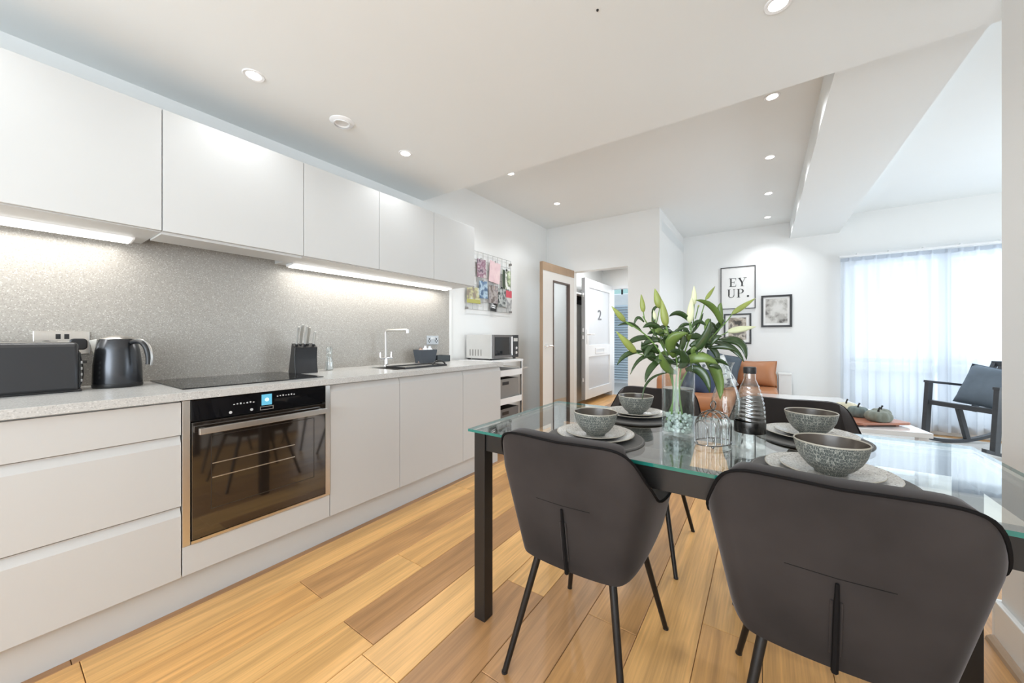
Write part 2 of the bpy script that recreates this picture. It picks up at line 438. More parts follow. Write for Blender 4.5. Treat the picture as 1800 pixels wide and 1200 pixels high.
def wall_x(name, x, t, y0, y1, z0, z1, mat=M_wall): return struct(name, box(new(), min(x, x + t), max(x, x + t), y0, y1, z0, z1), mat)
wall_x('wall_left', XL, -.12, YB - .1, YE + .12, -.02, ZH + .1)
# entrance wall with its opening
bm = new()
prism(bm, [(XL, -.02), (-2.16, -.02), (-2.16, 2.02), (-1.39, 2.02), (-1.39, -.02), (XP, -.02), (XP, ZH + .1), (XL, ZH + .1)], 'y', YE, YE + .12)
struct('wall_entrance', bm, M_wall)
wall_x('wall_passage', XP, -.12, YE + .12, YF + .12, -.02, ZH + .1)
# far wall with window opening
WX0, WX1, WZ0, WZ1 = .86, 3.35, .14, 2.06
bm = new()
ringframe(bm, XP, XE + .1, -.02, ZH + .1, WX0, WX1, WZ0, WZ1, 'y', YF, YF + .14)
struct('wall_far', bm, M_wall)
struct('wall_living', ringframe(new(), YB - .1, YF, -.02, ZH + .1, 2.8, 5.4, .4, 2.3, 'x', XE, XE + .12), M_wall)
wall_x('wall_right', XR, .12, YB, 2.1, -.02, ZL + .02)
bm = new(); ringframe(bm, XL, XE + .1, -.02, ZH + .1, -1.9, .5, .8, 2.2, 'y', YB - .12, YB)
struct('wall_rear', bm, M_wall)
struct('ceiling', box(new(), XL - .1, XE + .1, YB - .1, 2.28, ZL, ZL + .45), M_ceil)
struct('ceiling_raised', box(new(), XL - .1, XE + .1, 2.28, YF + .14, ZH, ZH + .14), M_ceil)
struct('ceiling_beam', box(new(), .30, .80, 2.28, YF + .02, ZH - .22, ZH + .02), M_ceil)
# skirtings
struct('baseboard_left', box(new(), XL, XL + .018, 2.64, YE, 0, .15), M_trim, bevel=.004)
struct('baseboard_right', box(new(), XR - .018, XR, YB, 2.1, 0, .15), M_trim, bevel=.004)
struct('baseboard_right_end', box(new(), XR - .018, XR + .12, 2.1, 2.118, 0, .15), M_trim, bevel=.004)
struct('baseboard_far', box(new(), XP, XE, YF - .018, YF, 0, .14), M_trim, bevel=.004)
struct('baseboard_entrance', box(new(), -1.39, XP, YE - .018, YE, 0, .15), M_trim, bevel=.004)
struct('baseboard_passage', box(new(), XP, XP + .018, YE - .018, YF, 0, .15), M_trim, bevel=.004)
struct('trim_1', prism(new(), [(XR - .018, 0), (XR - .04, 0), (XR - .036, .012), (XR - .026, .02), (XR - .018, .022)], 'y', YB, 2.1), M_cutout)

# ---------- living room window, frame and panes
win = struct('window_1', ringframe(new(), WX0, WX1, WZ0, WZ1, WX0 + .05, WX1 - .05, WZ0 + .05, WZ1 - .05, 'y', YF + .04, YF + .10), M_white)
for x in (1.70, 2.53):
    obj('mullion', box(new(), x - .045, x + .045, YF + .035, YF + .105, WZ0 + .05, WZ1 - .05), M_white, win)
cells = [(WX0 + .05, 1.655), (1.745, 2.485), (2.575, WX1 - .05)]
for a, b in cells:
    obj('transom', box(new(), a, b, YF + .045, YF + .095, .70, .80), M_white, win)
    obj('window_pane', box(new(), a, b, YF + .066, YF + .074, .80, WZ1 - .05), G_pane, win)
    obj('window_pane', box(new(), a, b, YF + .066, YF + .074, WZ0 + .05, .70), G_pane, win)
struct('window_sill_1', box(new(), WX0 - .04, WX1 + .04, YF - .05, YF + .03, WZ0 - .03, WZ0), M_trim)
# rear window, unseen, added to go with the fill lamp behind the camera
rw = struct('added_rear_window', ringframe(new(), -1.9, .5, .8, 2.2, -1.84, .44, .86, 2.14, 'y', YB - .09, YB - .03), M_white)
obj('mullion', box(new(), -.73, -.67, YB - .09, YB - .03, .86, 2.14), M_white, rw)

sw = struct('added_side_window', ringframe(new(), 2.8, 5.4, .4, 2.3, 2.86, 5.34, .46, 2.24, 'x', XE + .03, XE + .09), M_white)  # unseen window added in the living room wall for the side fill lamp
obj('mullion', box(new(), XE + .03, XE + .09, 4.07, 4.13, .46, 2.24), M_white, sw)
# ------------------------------------------------------------------ sheer curtain
def curtain(x0, x1, y, z0, z1, folds, amp, label, seed):
    rr = random.Random(seed); bm = new(); n = folds * 10; rows = 8
    ph = [rr.uniform(-.5, .5) for _ in range(folds + 2)]
    grid = []
    for j in range(rows + 1):
        v = j / rows; z = z0 + (z1 - z0) * v; row = []
        for i in range(n + 1):
            u = i / n; f = u * folds; q = ph[int(f)] * (1 - f % 1) + ph[int(f) + 1] * (f % 1)
            a = amp * (1 - .25 * v) * math.sin(2 * PI * f + q * 2) * (1 + .4 * q)
            row.append(bm.verts.new((x0 + (x1 - x0) * u + .012 * math.sin(4 * PI * f) * (1 - v), y + a + .01 * q, z)))
        grid.append(row)
    for j in range(rows):
        for i in range(n): bm.faces.new((grid[j][i], grid[j][i + 1], grid[j + 1][i + 1], grid[j + 1][i]))
    r = thing('sheer_curtain', label, 'curtain', ((x0 + x1) / 2, y, z0), group='sheer curtains over the living room window')
    o = obj('fabric', bm, M_curtain, r, smooth=True, angle=180)
    hb = new(); box(hb, x0, x1, y - .012, y - .004, z1 - .045, z1)
    obj('heading_tape', hb, M_curtain, r)
    return r
curtain(.80, 1.72, 6.10, .05, 2.10, 8, .028, 'left white sheer curtain panel beside the framed pictures', 3)
curtain(1.69, 3.3, 6.12, .05, 2.10, 13, .028, 'right white sheer curtain panel behind the rocking chair', 4)
r = thing('curtain_rail', 'slim white curtain rail along the top of the sheer curtains', 'curtain rail', (2.05, 6.12, 2.10))
obj('rail', box(new(), .79, 3.36, 6.09, 6.13, 2.112, 2.132), M_white, r)
for i in range(9):
    obj('bracket', box(new(), .95 + i * .28, .97 + i * .28, 6.10, 6.20, 2.132, 2.15), M_white, r)

# ------------------------------------------------------------------ kitchen base units
XF = -1.93            # door faces
XC = XF - .02         # carcass front
ZB, ZT = .142, .853
def door_front(bm, y0, y1, z0, z1, lip=True):
    """panel with a J-profile lip at the top"""
    if lip:
        prism(bm, [(XF, z0), (XF, z1 - .034), (XF - .013, z1 - .004), (XF - .013, z1), (XF - .02, z1), (XF - .02, z0)], 'y', y0, y1)
    else:
        box(bm, XF - .02, XF, y0, y1, z0, z1)
    return bm
def base_unit(label, y0, y1, fronts, group='base cabinets', sink=False):
    r = thing('base_cabinet', label, 'cabinet', (XF - .3, (y0 + y1) / 2, 0), group=group)
    bm = new(); box(bm, XL + .01, XC - .001, y0, y1, ZB, .70 if sink else ZT + .003)
    if sink: ringframe(bm, XL + .01, XC - .001, y0, y1, XL + .03, XC - .02, y0 + .018, y1 - .018, 'z', .70, ZT + .003)
    obj('body', bm, M_carc, r)
    for nm, z0, z1, lip in fronts:
        obj(nm, door_front(new(), y0 + .0015, y1 - .0015, z0, z1, lip), M_cab, r, bevel=.0012)
    return r
u = base_unit('wide matt grey drawer cabinet left of the oven', -.75, .453, [('drawer_front', .717, ZT - .004, False), ('drawer_front', .430, .713, True), ('drawer_front', ZB, .424, True)])
obj('shadow_gap', box(new(), XC - .001, XF - .012, .4525, .4535, .60, .86), M_dark_gap, u)
base_unit('matt grey base cabinet with one door right of the oven', 1.064, 1.525, [('door', ZB, ZT - .004, True)])
base_unit('matt grey base cabinet with one door below the sink', 1.525, 2.127, [('door', ZB, ZT - .004, True)], sink=True)
base_unit('matt grey base cabinet at the far end of the worktop', 2.127, 2.622, [('door', ZB, ZT - .004, True)])
u = thing('oven_housing', 'matt grey housing cabinet with a blank panel under the oven', 'cabinet', (XF - .3, .76, 0))
obj('body', box(new(), XL + .01, XC - .03, .455, 1.062, ZB, .26), M_carc, u)
obj('lower_panel', box(new(), XF - .02, XF, .4555, 1.0625, ZB, .260), M_cab, u, bevel=.0012)
pl = thing('plinth', 'long grey plinth board along the foot of the base cabinets', 'plinth', (XF - .045, 1, 0))
obj('board', box(new(), XF - .053, XF - .035, -.75, 2.622, 0, ZB), M_cab, pl)
obj('end_board', box(new(), XL + .01, XF - .053, 2.604, 2.622, 0, ZB), M_cab, pl)

# worktop with a sink cut-out
SK = (-2.40, -2.06, 1.60, 2.08)
wt = thing('worktop', 'pale speckled grey stone worktop along the kitchen wall', 'worktop', (-2.24, 1, .857))
bm = new(); ringframe(bm, XL + .001, XF + .02, -.75, 2.64, SK[0], SK[1], SK[2], SK[3], 'z', ZT + .004, .889)
obj('slab', bm, M_worktop, wt, bevel=.002)
sp = thing('splashback', 'speckled grey splashback panel behind the hob and sink', 'splashback', (XL + .006, 1, .889))
obj('panel', box(new(), XL + .001, XL + .012, -.75, 2.606, .889, 2.1), M_splash, sp)
obj('end_strip', box(new(), XL + .001, XL + .014, 2.606, 2.64, .889, 1.62), M_trim, sp)

# ---------- oven
ov = thing('oven', 'built in black glass oven with steel side strips and bar handle', 'oven', (XF, .76, .26))
obj('body', box(new(), XL + .05, XF - .03, .46, 1.06, .262, .853), M_black, ov)
for a, b in ((.4545, .479), (1.038, 1.0625)):
    obj('side_strip', box(new(), XF - .03, XF + .004, a, b, .262, .853), M_steel, ov, bevel=.001)
cp = obj('control_panel', box(new(), XF - .03, XF + .006, .481, 1.036, .766, .851), M_blackgl, ov, bevel=.001)
dp = obj('display', box(new(), XF + .0055, XF + .0072, .735, .778, .793, .843), E_disp, cp)
obj('display_icon', lathe(new(), [(0, 0), (.009, 0), (.009, .0008), (0, .0008)], 20), emit_mat('display_icon_glow', (.6, .9, 1), 1.3), cp, world=False)
ic = cp.children[-1]; ic.rotation_euler = (0, PI / 2, 0); ic.location = (.0072, .757 - .76, .818 - .26)
M_print = pm('panel_print', (.55, .55, .55), .5)
for i in range(7):
    obj('symbol', box(new(), XF + .0055, XF + .0068, .625 + i * .0125, .631 + i * .0125, .812 + (i % 2) * .001, .816 + (i % 3) * .0015), M_print, cp)
for i in range(7):
    obj('symbol', box(new(), XF + .0055, XF + .0068, .80 + i * .0125, .806 + i * .0125, .826 + (i % 2) * .001, .830 + (i % 3) * .0015), M_print, cp)
bm = new(); ringframe(bm, .729, .785, .771, .788, .732, .782, .774, .785, 'x', XF + .0055, XF + .0070); obj('badge_outline', bm, M_steel, cp)
for y in (.615, .695):
    bm = new(); lathe(bm, [(0, 0), (.006, 0), (.006, .002), (0, .002)], 16); bmesh.ops.rotate(bm, matrix=Matrix.Rotation(PI / 2, 3, 'Y'), verts=bm.verts)
    bmesh.ops.translate(bm, vec=(XF + .005, y, .781), verts=bm.verts); obj('touch_button', bm, M_print, cp)
od = obj('door', box(new(), XF - .03, XF + .010, .483, 1.034, .280, .760), M_ovengl, ov, bevel=.0015)
obj('door_trim', box(new(), XF - .03, XF + .008, .481, 1.036, .264, .276), M_steel, ov)
hb = new(); box(hb, XF + .035, XF + .052, .497, 1.022, .714, .739); obj('handle', hb, M_steel, od, bevel=.0015)
for y in (.510, 1.0): obj('handle_mount', box(new(), XF + .009, XF + .036, y, y + .014, .718, .735), M_steel, od)
bm = new(); ringframe(bm, .545, .975, .385, .695, .548, .972, .388, .692, 'x', XF + .0095, XF + .0106); obj('window_outline', bm, pm('window_print', (.035, .028, .022), .3), od)
for z in (.515, .575):
    obj('rack_rail', box(new(), XF + .0095, XF + .0112, .55, .88, z, z + .004), M_steel, od)

# ---------- hob
hob = thing('hob', 'black glass induction hob set in the worktop above the oven', 'hob', (-2.25, .78, .889))
obj('glass_plate', box(new(), -2.535, -2.015, .475, 1.075, .889, .894), M_blackgl, hob, bevel=.001)
M_zone = pm('hob_zone_print', (.035, .035, .035), .3)
for x, y, r_ in ((-2.15, .62, .09), (-2.40, .62, .075), (-2.15, .92, .075), (-2.40, .92, .09)):
    bm = new(); lathe(bm, [(r_ - .001, .8942 - .889), (r_, .8943 - .889), (r_ + .001, .8942 - .889)], 40, (x, y, .889)); obj('cooking_zone', bm, M_zone, hob)

# ---------- wall units
XU = -2.176
ZU0, ZU1 = 1.58, 2.116
def wall_unit(label, y0, y1, hood=False):
    r = thing('wall_cabinet', label, 'cabinet', (XU - .18, (y0 + y1) / 2, ZU0), group='wall cabinets')
    if hood:
        obj('body', box(new(), -2.385, XU - .021, y0 + .001, y1 - .001, ZU0 - .012, ZU1 - .006), M_cabU, r)
    else:
        obj('body', box(new(), XL + .013, XU - .021, y0 + .001, y1 - .001, ZU0 - .004, ZU1 - .006), M_cabU, r)
    obj('door', box(new(), XU - .02, XU, y0 + .0015, y1 - .0015, ZU0, ZU1), M_cabU, r, bevel=.0012)
    return r
wall_unit('white wall cabinet at the left edge of the photo, cut by the frame', -.154, .446)
wall_unit('white wall cabinet above the hob housing the extractor', .446, 1.046, True)
wall_unit('white wall cabinet third from the left, right of the hob', 1.046, 1.548)
wall_unit('white wall cabinet fourth from the left, above the tap', 1.548, 2.054)
wall_unit('white wall cabinet last on the right, nearest the wire photo grid', 2.054, 2.552)
wall_unit('white wall cabinet beyond the left edge of the photo', -.754, -.154)
ex = thing('extractor', 'dark extractor hood filter recessed behind the wall cabinet above the hob', 'extractor', (-2.46, .746, 1.75))
obj('filter', box(new(), XL + .013, -2.387, .45, 1.042, 1.74, 1.76), M_steel, ex)
def led_bar(label, y0, y1, p):
    r = thing('under_cabinet_light', label, 'light', (-2.45, (y0 + y1) / 2, 1.56), group='under cabinet lights')
    bm = new(); prism(bm, [(-2.50, 1.5755), (-2.40, 1.5755), (-2.41, 1.566), (-2.49, 1.558)], 'y', y0, y1); obj('housing', bm, M_white, r)
    obj('diffuser', prism(new(), [(-2.405, 1.5655), (-2.485, 1.5575), (-2.484, 1.5545), (-2.404, 1.5625)], 'y', y0 + .01, y1 - .01), E_led, r)
    L = area_light('led_strip_light', (-2.44, (y0 + y1) / 2, 1.548), (0, 0, 0), .05, y1 - y0 - .04, p, (1, .98, .93))
led_bar('lit white light strip under the leftmost wall cabinets', -.72, .40, P_LED * 1.12)
led_bar('lit white light strip under the three wall cabinets on the right', 1.09, 2.50, P_LED * 1.41)

# ------------------------------------------------------------------ ceiling lights and vent
def downlight(x, y, z, label, p=P_DOWN):
    r = thing('downlight', label, 'ceiling light', (x, y, z), group='recessed ceiling downlights')
    bm = new(); lathe(bm, [(.031, 0), (.031, -.002), (.043, -.004), (.046, -.001), (.046, 0)], 32, (x, y, z)); obj('trim_ring', bm, M_white, r, smooth=True)
    bm = new(); lathe(bm, [(0, -.0012), (.031, -.0012), (.031, 0)], 24, (x, y, z)); obj('lens', bm, E_lamp, r)
    spot_light('downlight_beam', (x, y, z - .02), p)
downlight(-2.0, .731, ZL, 'recessed downlight on the lower ceiling, nearest above the hob')
downlight(-2.0, 1.626, ZL, 'recessed downlight on the lower ceiling, beyond the round vent')
downlight(.0475, 1.69, ZL, 'recessed downlight at the top edge of the photo, over the dining table')
downlight(-1.975, 2.845, ZH, 'left recessed downlight on the raised ceiling just past the step', P_FAR)
downlight(-1.975, 3.79, ZH, 'left recessed downlight on the raised ceiling nearest the entrance wall', P_FAR)
for i, (y, s) in enumerate(((2.90, 'nearest the ceiling step'), (3.86, 'second from the ceiling step'), (4.82, 'third from the ceiling step'), (5.77, 'nearest the far wall'))):
    downlight(.05, y, ZH, 'recessed downlight in the right row, ' + s, P_FAR)
for x, y in ((-2.0, -.2), (.0, .2), (-1.0, -1.3)):
    spot_light('downlight_behind', (x, y, ZL - .02), P_DOWN)
v = thing('ceiling_vent', 'round white ceiling vent between the two kitchen downlights', 'vent', (-2.01, 1.18, ZL))
bm = new(); lathe(bm, [(0, -.006), (.035, -.006), (.036, -.010), (.040, -.013), (.060, -.007), (.066, -.002), (.066, 0)], 36, (-2.01, 1.18, ZL)); obj('disc', bm, M_white, v, smooth=True)
bm = new(); lathe(bm, [(.042, -.014), (.047, -.0135), (.047, -.017), (.042, -.0175)], 32, (-2.01, 1.18, ZL)); obj('valve_ring', bm, M_white, v, smooth=True)
sd = thing('ceiling_sensor', 'tiny dark sensor dot on the lower ceiling', 'sensor', (-.55, 1.2, ZL))
bm = new(); lathe(bm, [(0, -.005), (.004, -.004), (.005, 0)], 12, (-.52, 1.33, ZL)); obj('dot', bm, M_black, sd)
#@@PART2
# ------------------------------------------------------------------ things on the worktop
ZW = .889
# toaster
t = thing('toaster', 'long charcoal toaster at the left end of the worktop', 'toaster', (-2.385, .045, ZW))
bm = new(); prism(bm, [(-2.472, .895), (-2.298, .895), (-2.306, 1.072), (-2.322, 1.090), (-2.448, 1.090), (-2.464, 1.072)], 'y', -.15, .222)
obj('body', bm, M_char, t, bevel=.012, seg=4, smooth=True)
obj('top_plate', box(new(), -2.43, -2.34, -.13, .20, 1.089, 1.093), M_steel, t, bevel=.001)
for x in (-2.41, -2.36): obj('slot', box(new(), x - .010, x + .010, -.11, .17, 1.0925, 1.094), M_black, t)
obj('base', box(new(), -2.465, -2.305, -.145, .230, ZW, .899), M_black, t, bevel=.003)
obj('end_panel', box(new(), -2.43, -2.34, .218, .230, .90, 1.05), M_black, t, bevel=.004)
for z in (.93, .955, .98, 1.005):
    bm = new(); lathe(bm, [(0, 0), (.006, 0), (.006, .007), (0, .007)], 14); bmesh.ops.rotate(bm, matrix=Matrix.Rotation(-PI / 2, 3, 'X'), verts=bm.verts)
    bmesh.ops.translate(bm, vec=(-2.36, .229, z), verts=bm.verts); obj('button', bm, M_white, t)
obj('lever', box(new(), -2.405, -2.375, .230, .250, 1.0, 1.012), M_black, t, bevel=.002)

# kettle
kx, ky = -2.40, .345
t = thing('kettle', 'gunmetal jug kettle with a black handle beside the toaster', 'kettle', (kx, ky, ZW))
bm = new(); lathe(bm, [(0, .012), (.077, .012), (.079, .02), (.077, .10), (.070, .165), (.059, .212), (.057, .214), (0, .214)], 48, (kx, ky, ZW)); obj('body', bm, M_kettle, t, smooth=True)
bm = new(); lathe(bm, [(0, 0), (.078, 0), (.080, .004), (.080, .016), (.077, .018), (0, .018)], 48, (kx, ky, ZW)); obj('base', bm, M_black, t, smooth=True)
bm = new(); lathe(bm, [(0, .232), (.012, .232), (.03, .227), (.055, .2175), (.058, .2135), (0, .2135)], 40, (kx, ky, ZW)); obj('lid', bm, M_steel, t, smooth=True)

sd_ = Vector((-.50, -.866, 0))
perp = Vector((-sd_.y, sd_.x, 0)); c0 = Vector((kx, ky, ZW))
bm = new()
A = [c0 + sd_ * .05 + perp * .045 + Vector((0, 0, .214)), c0 + sd_ * .05 - perp * .045 + Vector((0, 0, .214)), c0 + sd_ * .094 + Vector((0, 0, .208)), c0 + sd_ * .0795 + Vector((0, 0, .140)), c0 + sd_ * .040 + Vector((0, 0, .19))]
vs = [bm.verts.new(p) for p in A]
for f in ((0, 2, 3), (1, 3, 2), (0, 1, 2), (0, 3, 4), (1, 4, 3), (0, 4, 1)): bm.faces.new([vs[i] for i in f])
bmesh.ops.recalc_face_normals(bm, faces=bm.faces); obj('spout', bm, pm('spout_steel', (.60, .58, .53), .35), t, bevel=.002)
hd = Vector((.8235, .5674, 0))
bm = new(); tube(bm, bez([c0 + hd * .058 + Vector((0, 0, .198)), c0 + hd * .13 + Vector((0, 0, .225)), c0 + hd * .142 + Vector((0, 0, .15)), c0 + hd * .138 + Vector((0, 0, .100))], 12), [.010] * 4 + [.012] * 5 + [.011] * 4, 10); obj('handle', bm, M_black, t, smooth=True, angle=60)
bm = new(); tube(bm, bez([c0 + hd * .066 + Vector((0, 0, .207)), c0 + hd * .145 + Vector((0, 0, .235)), c0 + hd * .160 + Vector((0, 0, .15)), c0 + hd * .150 + Vector((0, 0, .095))], 12), .0045, 6); obj('handle_strip', bm, M_steel, t, smooth=True, angle=60)

def socket(label, y0, y1, z0, z1, mat, plugs):
    r = thing('double_socket', label, 'socket', (XL + .012, (y0 + y1) / 2, (z0 + z1) / 2))
    x = XL + .012
    obj('plate', box(new(), x, x + .008, y0, y1, z0, z1), mat, r, bevel=.002)
    m = (y0 + y1) / 2
    for s in (-1, 1):
        obj('switch', box(new(), x + .008, x + .011, m + s * .012 - .007, m + s * .012 + .007, z1 - .034, z1 - .012), M_black if plugs else M_white, r)
        c = m + s * .044
        if plugs:
            if s < 0:
                bm = new(); lathe(bm, [(0, 0), (.024, 0), (.022, .022), (.015, .028), (0, .028)], 24); bmesh.ops.rotate(bm, matrix=Matrix.Rotation(PI / 2, 3, 'Y'), verts=bm.verts); bmesh.ops.translate(bm, vec=(x + .008, c, z0 + .038), verts=bm.verts)
                obj('plug', bm, M_black, r, smooth=True)
            else:
                bm = new(); prism(bm, rrect(.052, .050, .014, 4, c, z0 + .045), 'x', x + .008, x + .034); obj('plug', bm, M_char, r, bevel=.004)
        else:
            for dy, dz, hh in ((0, .052, .005), (-.010, .034, .003), (.010, .034, .003), (0, .022, .003)):
                obj('pin_hole', box(new(), x + .0082, x + .0088, c + dy * 1.3 - .0055, c + dy * 1.3 + .0055, z0 + dz - hh * 1.6, z0 + dz + hh * 1.6), M_black, r)
    return r
socket('brushed steel double socket with two black plugs behind the toaster', .118, .276, 1.035, 1.137, M_steel, True)
socket('pale grey double socket on the splashback at the right, near the tap', 2.311, 2.454, 1.045, 1.127, pm('socket_grey', (.50, .53, .56), .4), False)
# plug cable
bm = new(); tube(bm, bez([(XL + .04, .24, 1.05), (XL + .06, .26, .96), (XL + .08, .25, .90), (XL + .10, .23, .893)], 10), .003, 6)
tag(obj('power_cable', bm, M_black, smooth=True), 'short black cable dropping from the steel socket to the worktop', 'cable')

# knife block with knives
kb = thing('knife_block', 'black slanted knife block with a curved front at the hob corner', 'knife block', (-2.385, 1.145, ZW), math.radians(80))
# local frame: -Y faces the camera's right front
bm = new()
prof = [(-.060, 0), (-.048, .05), (-.045, .10), (-.052, .165), (-.075, .172), (.055 * 0 + .005, .19), (.085, .0)]
prof = [(-.065, 0), (-.052, .05), (-.048, .10), (-.055, .160), (.010, .185), (.085, 0)]
prism(bm, prof, 'x', -.064, .064); obj('body', bm, M_black, kb, world=False, bevel=.003, smooth=True)
bm = new(); prism(bm, [(-.0665, .002), (-.0535, .05), (-.0495, .10), (-.0565, .158), (-.0555, .158), (-.0485, .10), (-.0525, .05), (-.0655, .002)], 'x', -.058, .058); obj('front_panel', bm, M_char, kb, world=False, smooth=True)
kbm = parent_matrix(kb)
ks = [(-.048, -.030, .115), (-.022, -.012, .130), (-.002, -.030, .120), (.018, -.012, .112), (.046, -.032, .085)]
kl = ['leftmost', 'second from the left', 'middle', 'second from the right', 'rightmost']
M_slate = pm('knife_steel', (.62, .61, .58), .32, .55)
for (x, y, L), nm in zip(ks, kl):
    base = kbm @ Vector((x, y, .166)); up = (kbm.to_3x3() @ Vector((0, -.34, 1))).normalized()
    k_ = thing('kitchen_knife', 'steel handled kitchen knife, %s in the black knife block' % nm, 'knife', base, group='knives in the block')
    fw = (kbm.to_3x3() @ Vector((0, -1, 0)))
    bm = new(); tube(bm, [base, base + up * .02, base + up * L * .5, base + up * L + fw * .004, base + up * (L + .012) + fw * .012], [.0065, .0065, .0085, .0095, .006], 8); obj('handle', bm, M_slate, k_, smooth=True)
    bm = new(); tube(bm, [base - up * .012, base + up * .016], .008, 8); obj('bolster', bm, M_black, k_, smooth=True)
    bm = new(); tube(bm, [base - up * .09, base - up * .01], [.001, .005], 4); obj('blade', bm, M_steel, k_)
# clear mills
def mill(x, y, s, label):
    r = thing('salt_mill', label, 'salt mill', (x, y, ZW), group='clear mills beside the knife block')
    bm = new(); lathe(bm, [(0, 0), (.026 * s, 0), (.028 * s, .01), (.024 * s, .06), (.018 * s, .085), (.021 * s, .10)], 24, (x, y, ZW)); obj('body', bm, G_ridge, r, smooth=True)
    bm = new(); lathe(bm, [(0, .004), (.021 * s, .004), (.019 * s, .055), (0, .058)], 20, (x, y, ZW)); obj('salt', bm, M_white, r, smooth=True)
    bm = new(); lathe(bm, [(0, .10), (.022 * s, .10), (.024 * s, .108), (.020 * s, .118), (.022 * s, .150), (.018 * s, .160), (0, .162)], 24, (x, y, ZW)); obj('top', bm, G_ridge, r, smooth=True)
    bm = new(); lathe(bm, [(0, .108), (.015 * s, .108), (.015 * s, .122), (0, .122)], 20, (x, y, ZW)); obj('grinder', bm, M_steel, r, smooth=True)
mill(-2.43, 1.335, 1, 'clear acrylic salt mill to the right of the knife block')
# tap
t = thing('kitchen_tap', 'brushed steel tap with a square bent spout behind the sink', 'tap', (-2.45, 1.80, ZW))
bm = new(); tube(bm, [(-2.45, 1.80, ZW), (-2.45, 1.80, 1.150), (-2.445, 1.802, 1.163), (-2.43, 1.806, 1.168), (-2.27, 1.862, 1.168)], .011, 14); obj('spout', bm, M_steel, t, smooth=True, angle=50)
bm = new(); tube(bm, [(-2.27, 1.862, 1.172), (-2.268, 1.863, 1.145)], .013, 14); obj('nozzle', bm, M_chrome, t, smooth=True)
bm = new(); lathe(bm, [(0, 0), (.026, 0), (.026, .006), (.018, .010), (.016, .06), (0, .06)], 24, (-2.45, 1.80, ZW)); obj('base', bm, M_chrome, t, smooth=True)
for s in (-1, 1):
    bm = new(); tube(bm, [(-2.45, 1.80, .945), (-2.45, 1.80 + s * .055, .945)], .012, 12); obj('valve', bm, M_chrome, t, smooth=True)
    bm = new(); tube(bm, [(-2.45, 1.80 + s * .050, .945), (-2.45, 1.80 + s * .052, .995)], .005, 10); obj('lever', bm, M_chrome, t, smooth=True)
# sink
t = thing('sink', 'stainless steel sink basin set into the worktop', 'sink', (-2.23, 1.84, .70))
bm = new(); a, b, c, d = SK
ringframe(bm, a, b, c, d, a + .004, b - .004, c + .004, d - .004, 'z', .72, .884); obj('wall', bm, M_steel, t)
obj('bottom', box(new(), a, b, c, d, .714, .72), M_steel, t)
bm = new(); lathe(bm, [(0, .003), (.035, .003), (.04, 0), (0, 0)], 24, (-2.23, 1.84, .72)); obj('drain', bm, M_chrome, t)
# washing-up tray with hoop handle
t = thing('washing_up_rack', 'black washing-up rack with a hoop handle across the sink', 'dish rack', (-2.15, 1.83, ZW))
bm = new(); ringframe(bm, -2.26, -2.045, 1.66, 2.07, -2.25, -2.055, 1.67, 2.06, 'z', ZW, ZW + .014); obj('rim', bm, M_black, t, bevel=.003)
obj('tray', box(new(), -2.25, -2.055, 1.67, 2.06, ZW + .002, ZW + .005), M_steel, t)
for x in (-2.06,):
    bm = new(); tube(bm, bez([(x, 1.93, ZW + .008), (x, 1.935, ZW + .055), (x, 2.055, ZW + .055), (x, 2.06, ZW + .008)], 12), .006, 8); obj('handle', bm, M_black, t, smooth=True)
# caddy and tray
t = thing('sink_caddy', 'dark grey tapered caddy holding bottles to the right of the tap', 'caddy', (-2.44, 2.20, ZW))
bm = new(); a = [(-.085, -.05), (.085, -.05), (.085, .05), (-.085, .05)]
lo = [bm.verts.new((-2.44 + y * .9, 2.20 + x * .86, ZW)) for x, y in a]; hi = [bm.verts.new((-2.44 + y * 1.1, 2.20 + x * 1.06, ZW + .115)) for x, y in a]
bm.faces.new(list(reversed(lo)))
for i in range(4): bm.faces.new((lo[i], lo[(i + 1) % 4], hi[(i + 1) % 4], hi[i]))
bmesh.ops.recalc_face_normals(bm, faces=bm.faces)
o = obj('bin', bm, pm('caddy_slate', (.055, .065, .08), .6), t, bevel=.004); s_ = o.modifiers.new('th', 'SOLIDIFY'); s_.thickness = .004
o.modifiers.move(1, 0)
for i, (dy, hh, col) in enumerate(((-.05, .03, (.35, .25, .2)), (0, .045, (.75, .75, .78)), (.05, .042, (.7, .72, .75)))):
    bm = new(); lathe(bm, [(0, 0), (.026, 0), (.026, .085 + hh * .6), (.012, .095 + hh * .8), (.012, .10 + hh), (0, .10 + hh)], 20, (-2.44, 2.20 + dy, ZW + .004))
    tag(obj('soap_bottle', bm, pm('soap_bottle_%s' % 'abc'[i], col, .4), smooth=True), ['brown bottle at the left inside the dark sink caddy', 'white bottle in the middle of the dark sink caddy', 'white bottle at the right inside the dark sink caddy'][i], 'bottle', 'bottles in the sink caddy')
t = thing('low_tray', 'low dark grey tray to the right of the sink caddy', 'tray', (-2.47, 2.38, ZW))
bm = new(); ringframe(bm, -2.52, -2.40, 2.31, 2.47, -2.514, -2.406, 2.316, 2.464, 'z', ZW + .003, ZW + .058); obj('wall', bm, pm('tray_slate', (.05, .06, .065), .6), t, bevel=.003)
obj('bottom', box(new(), -2.515, -2.405, 2.315, 2.465, ZW, ZW + .006), M_black, t)

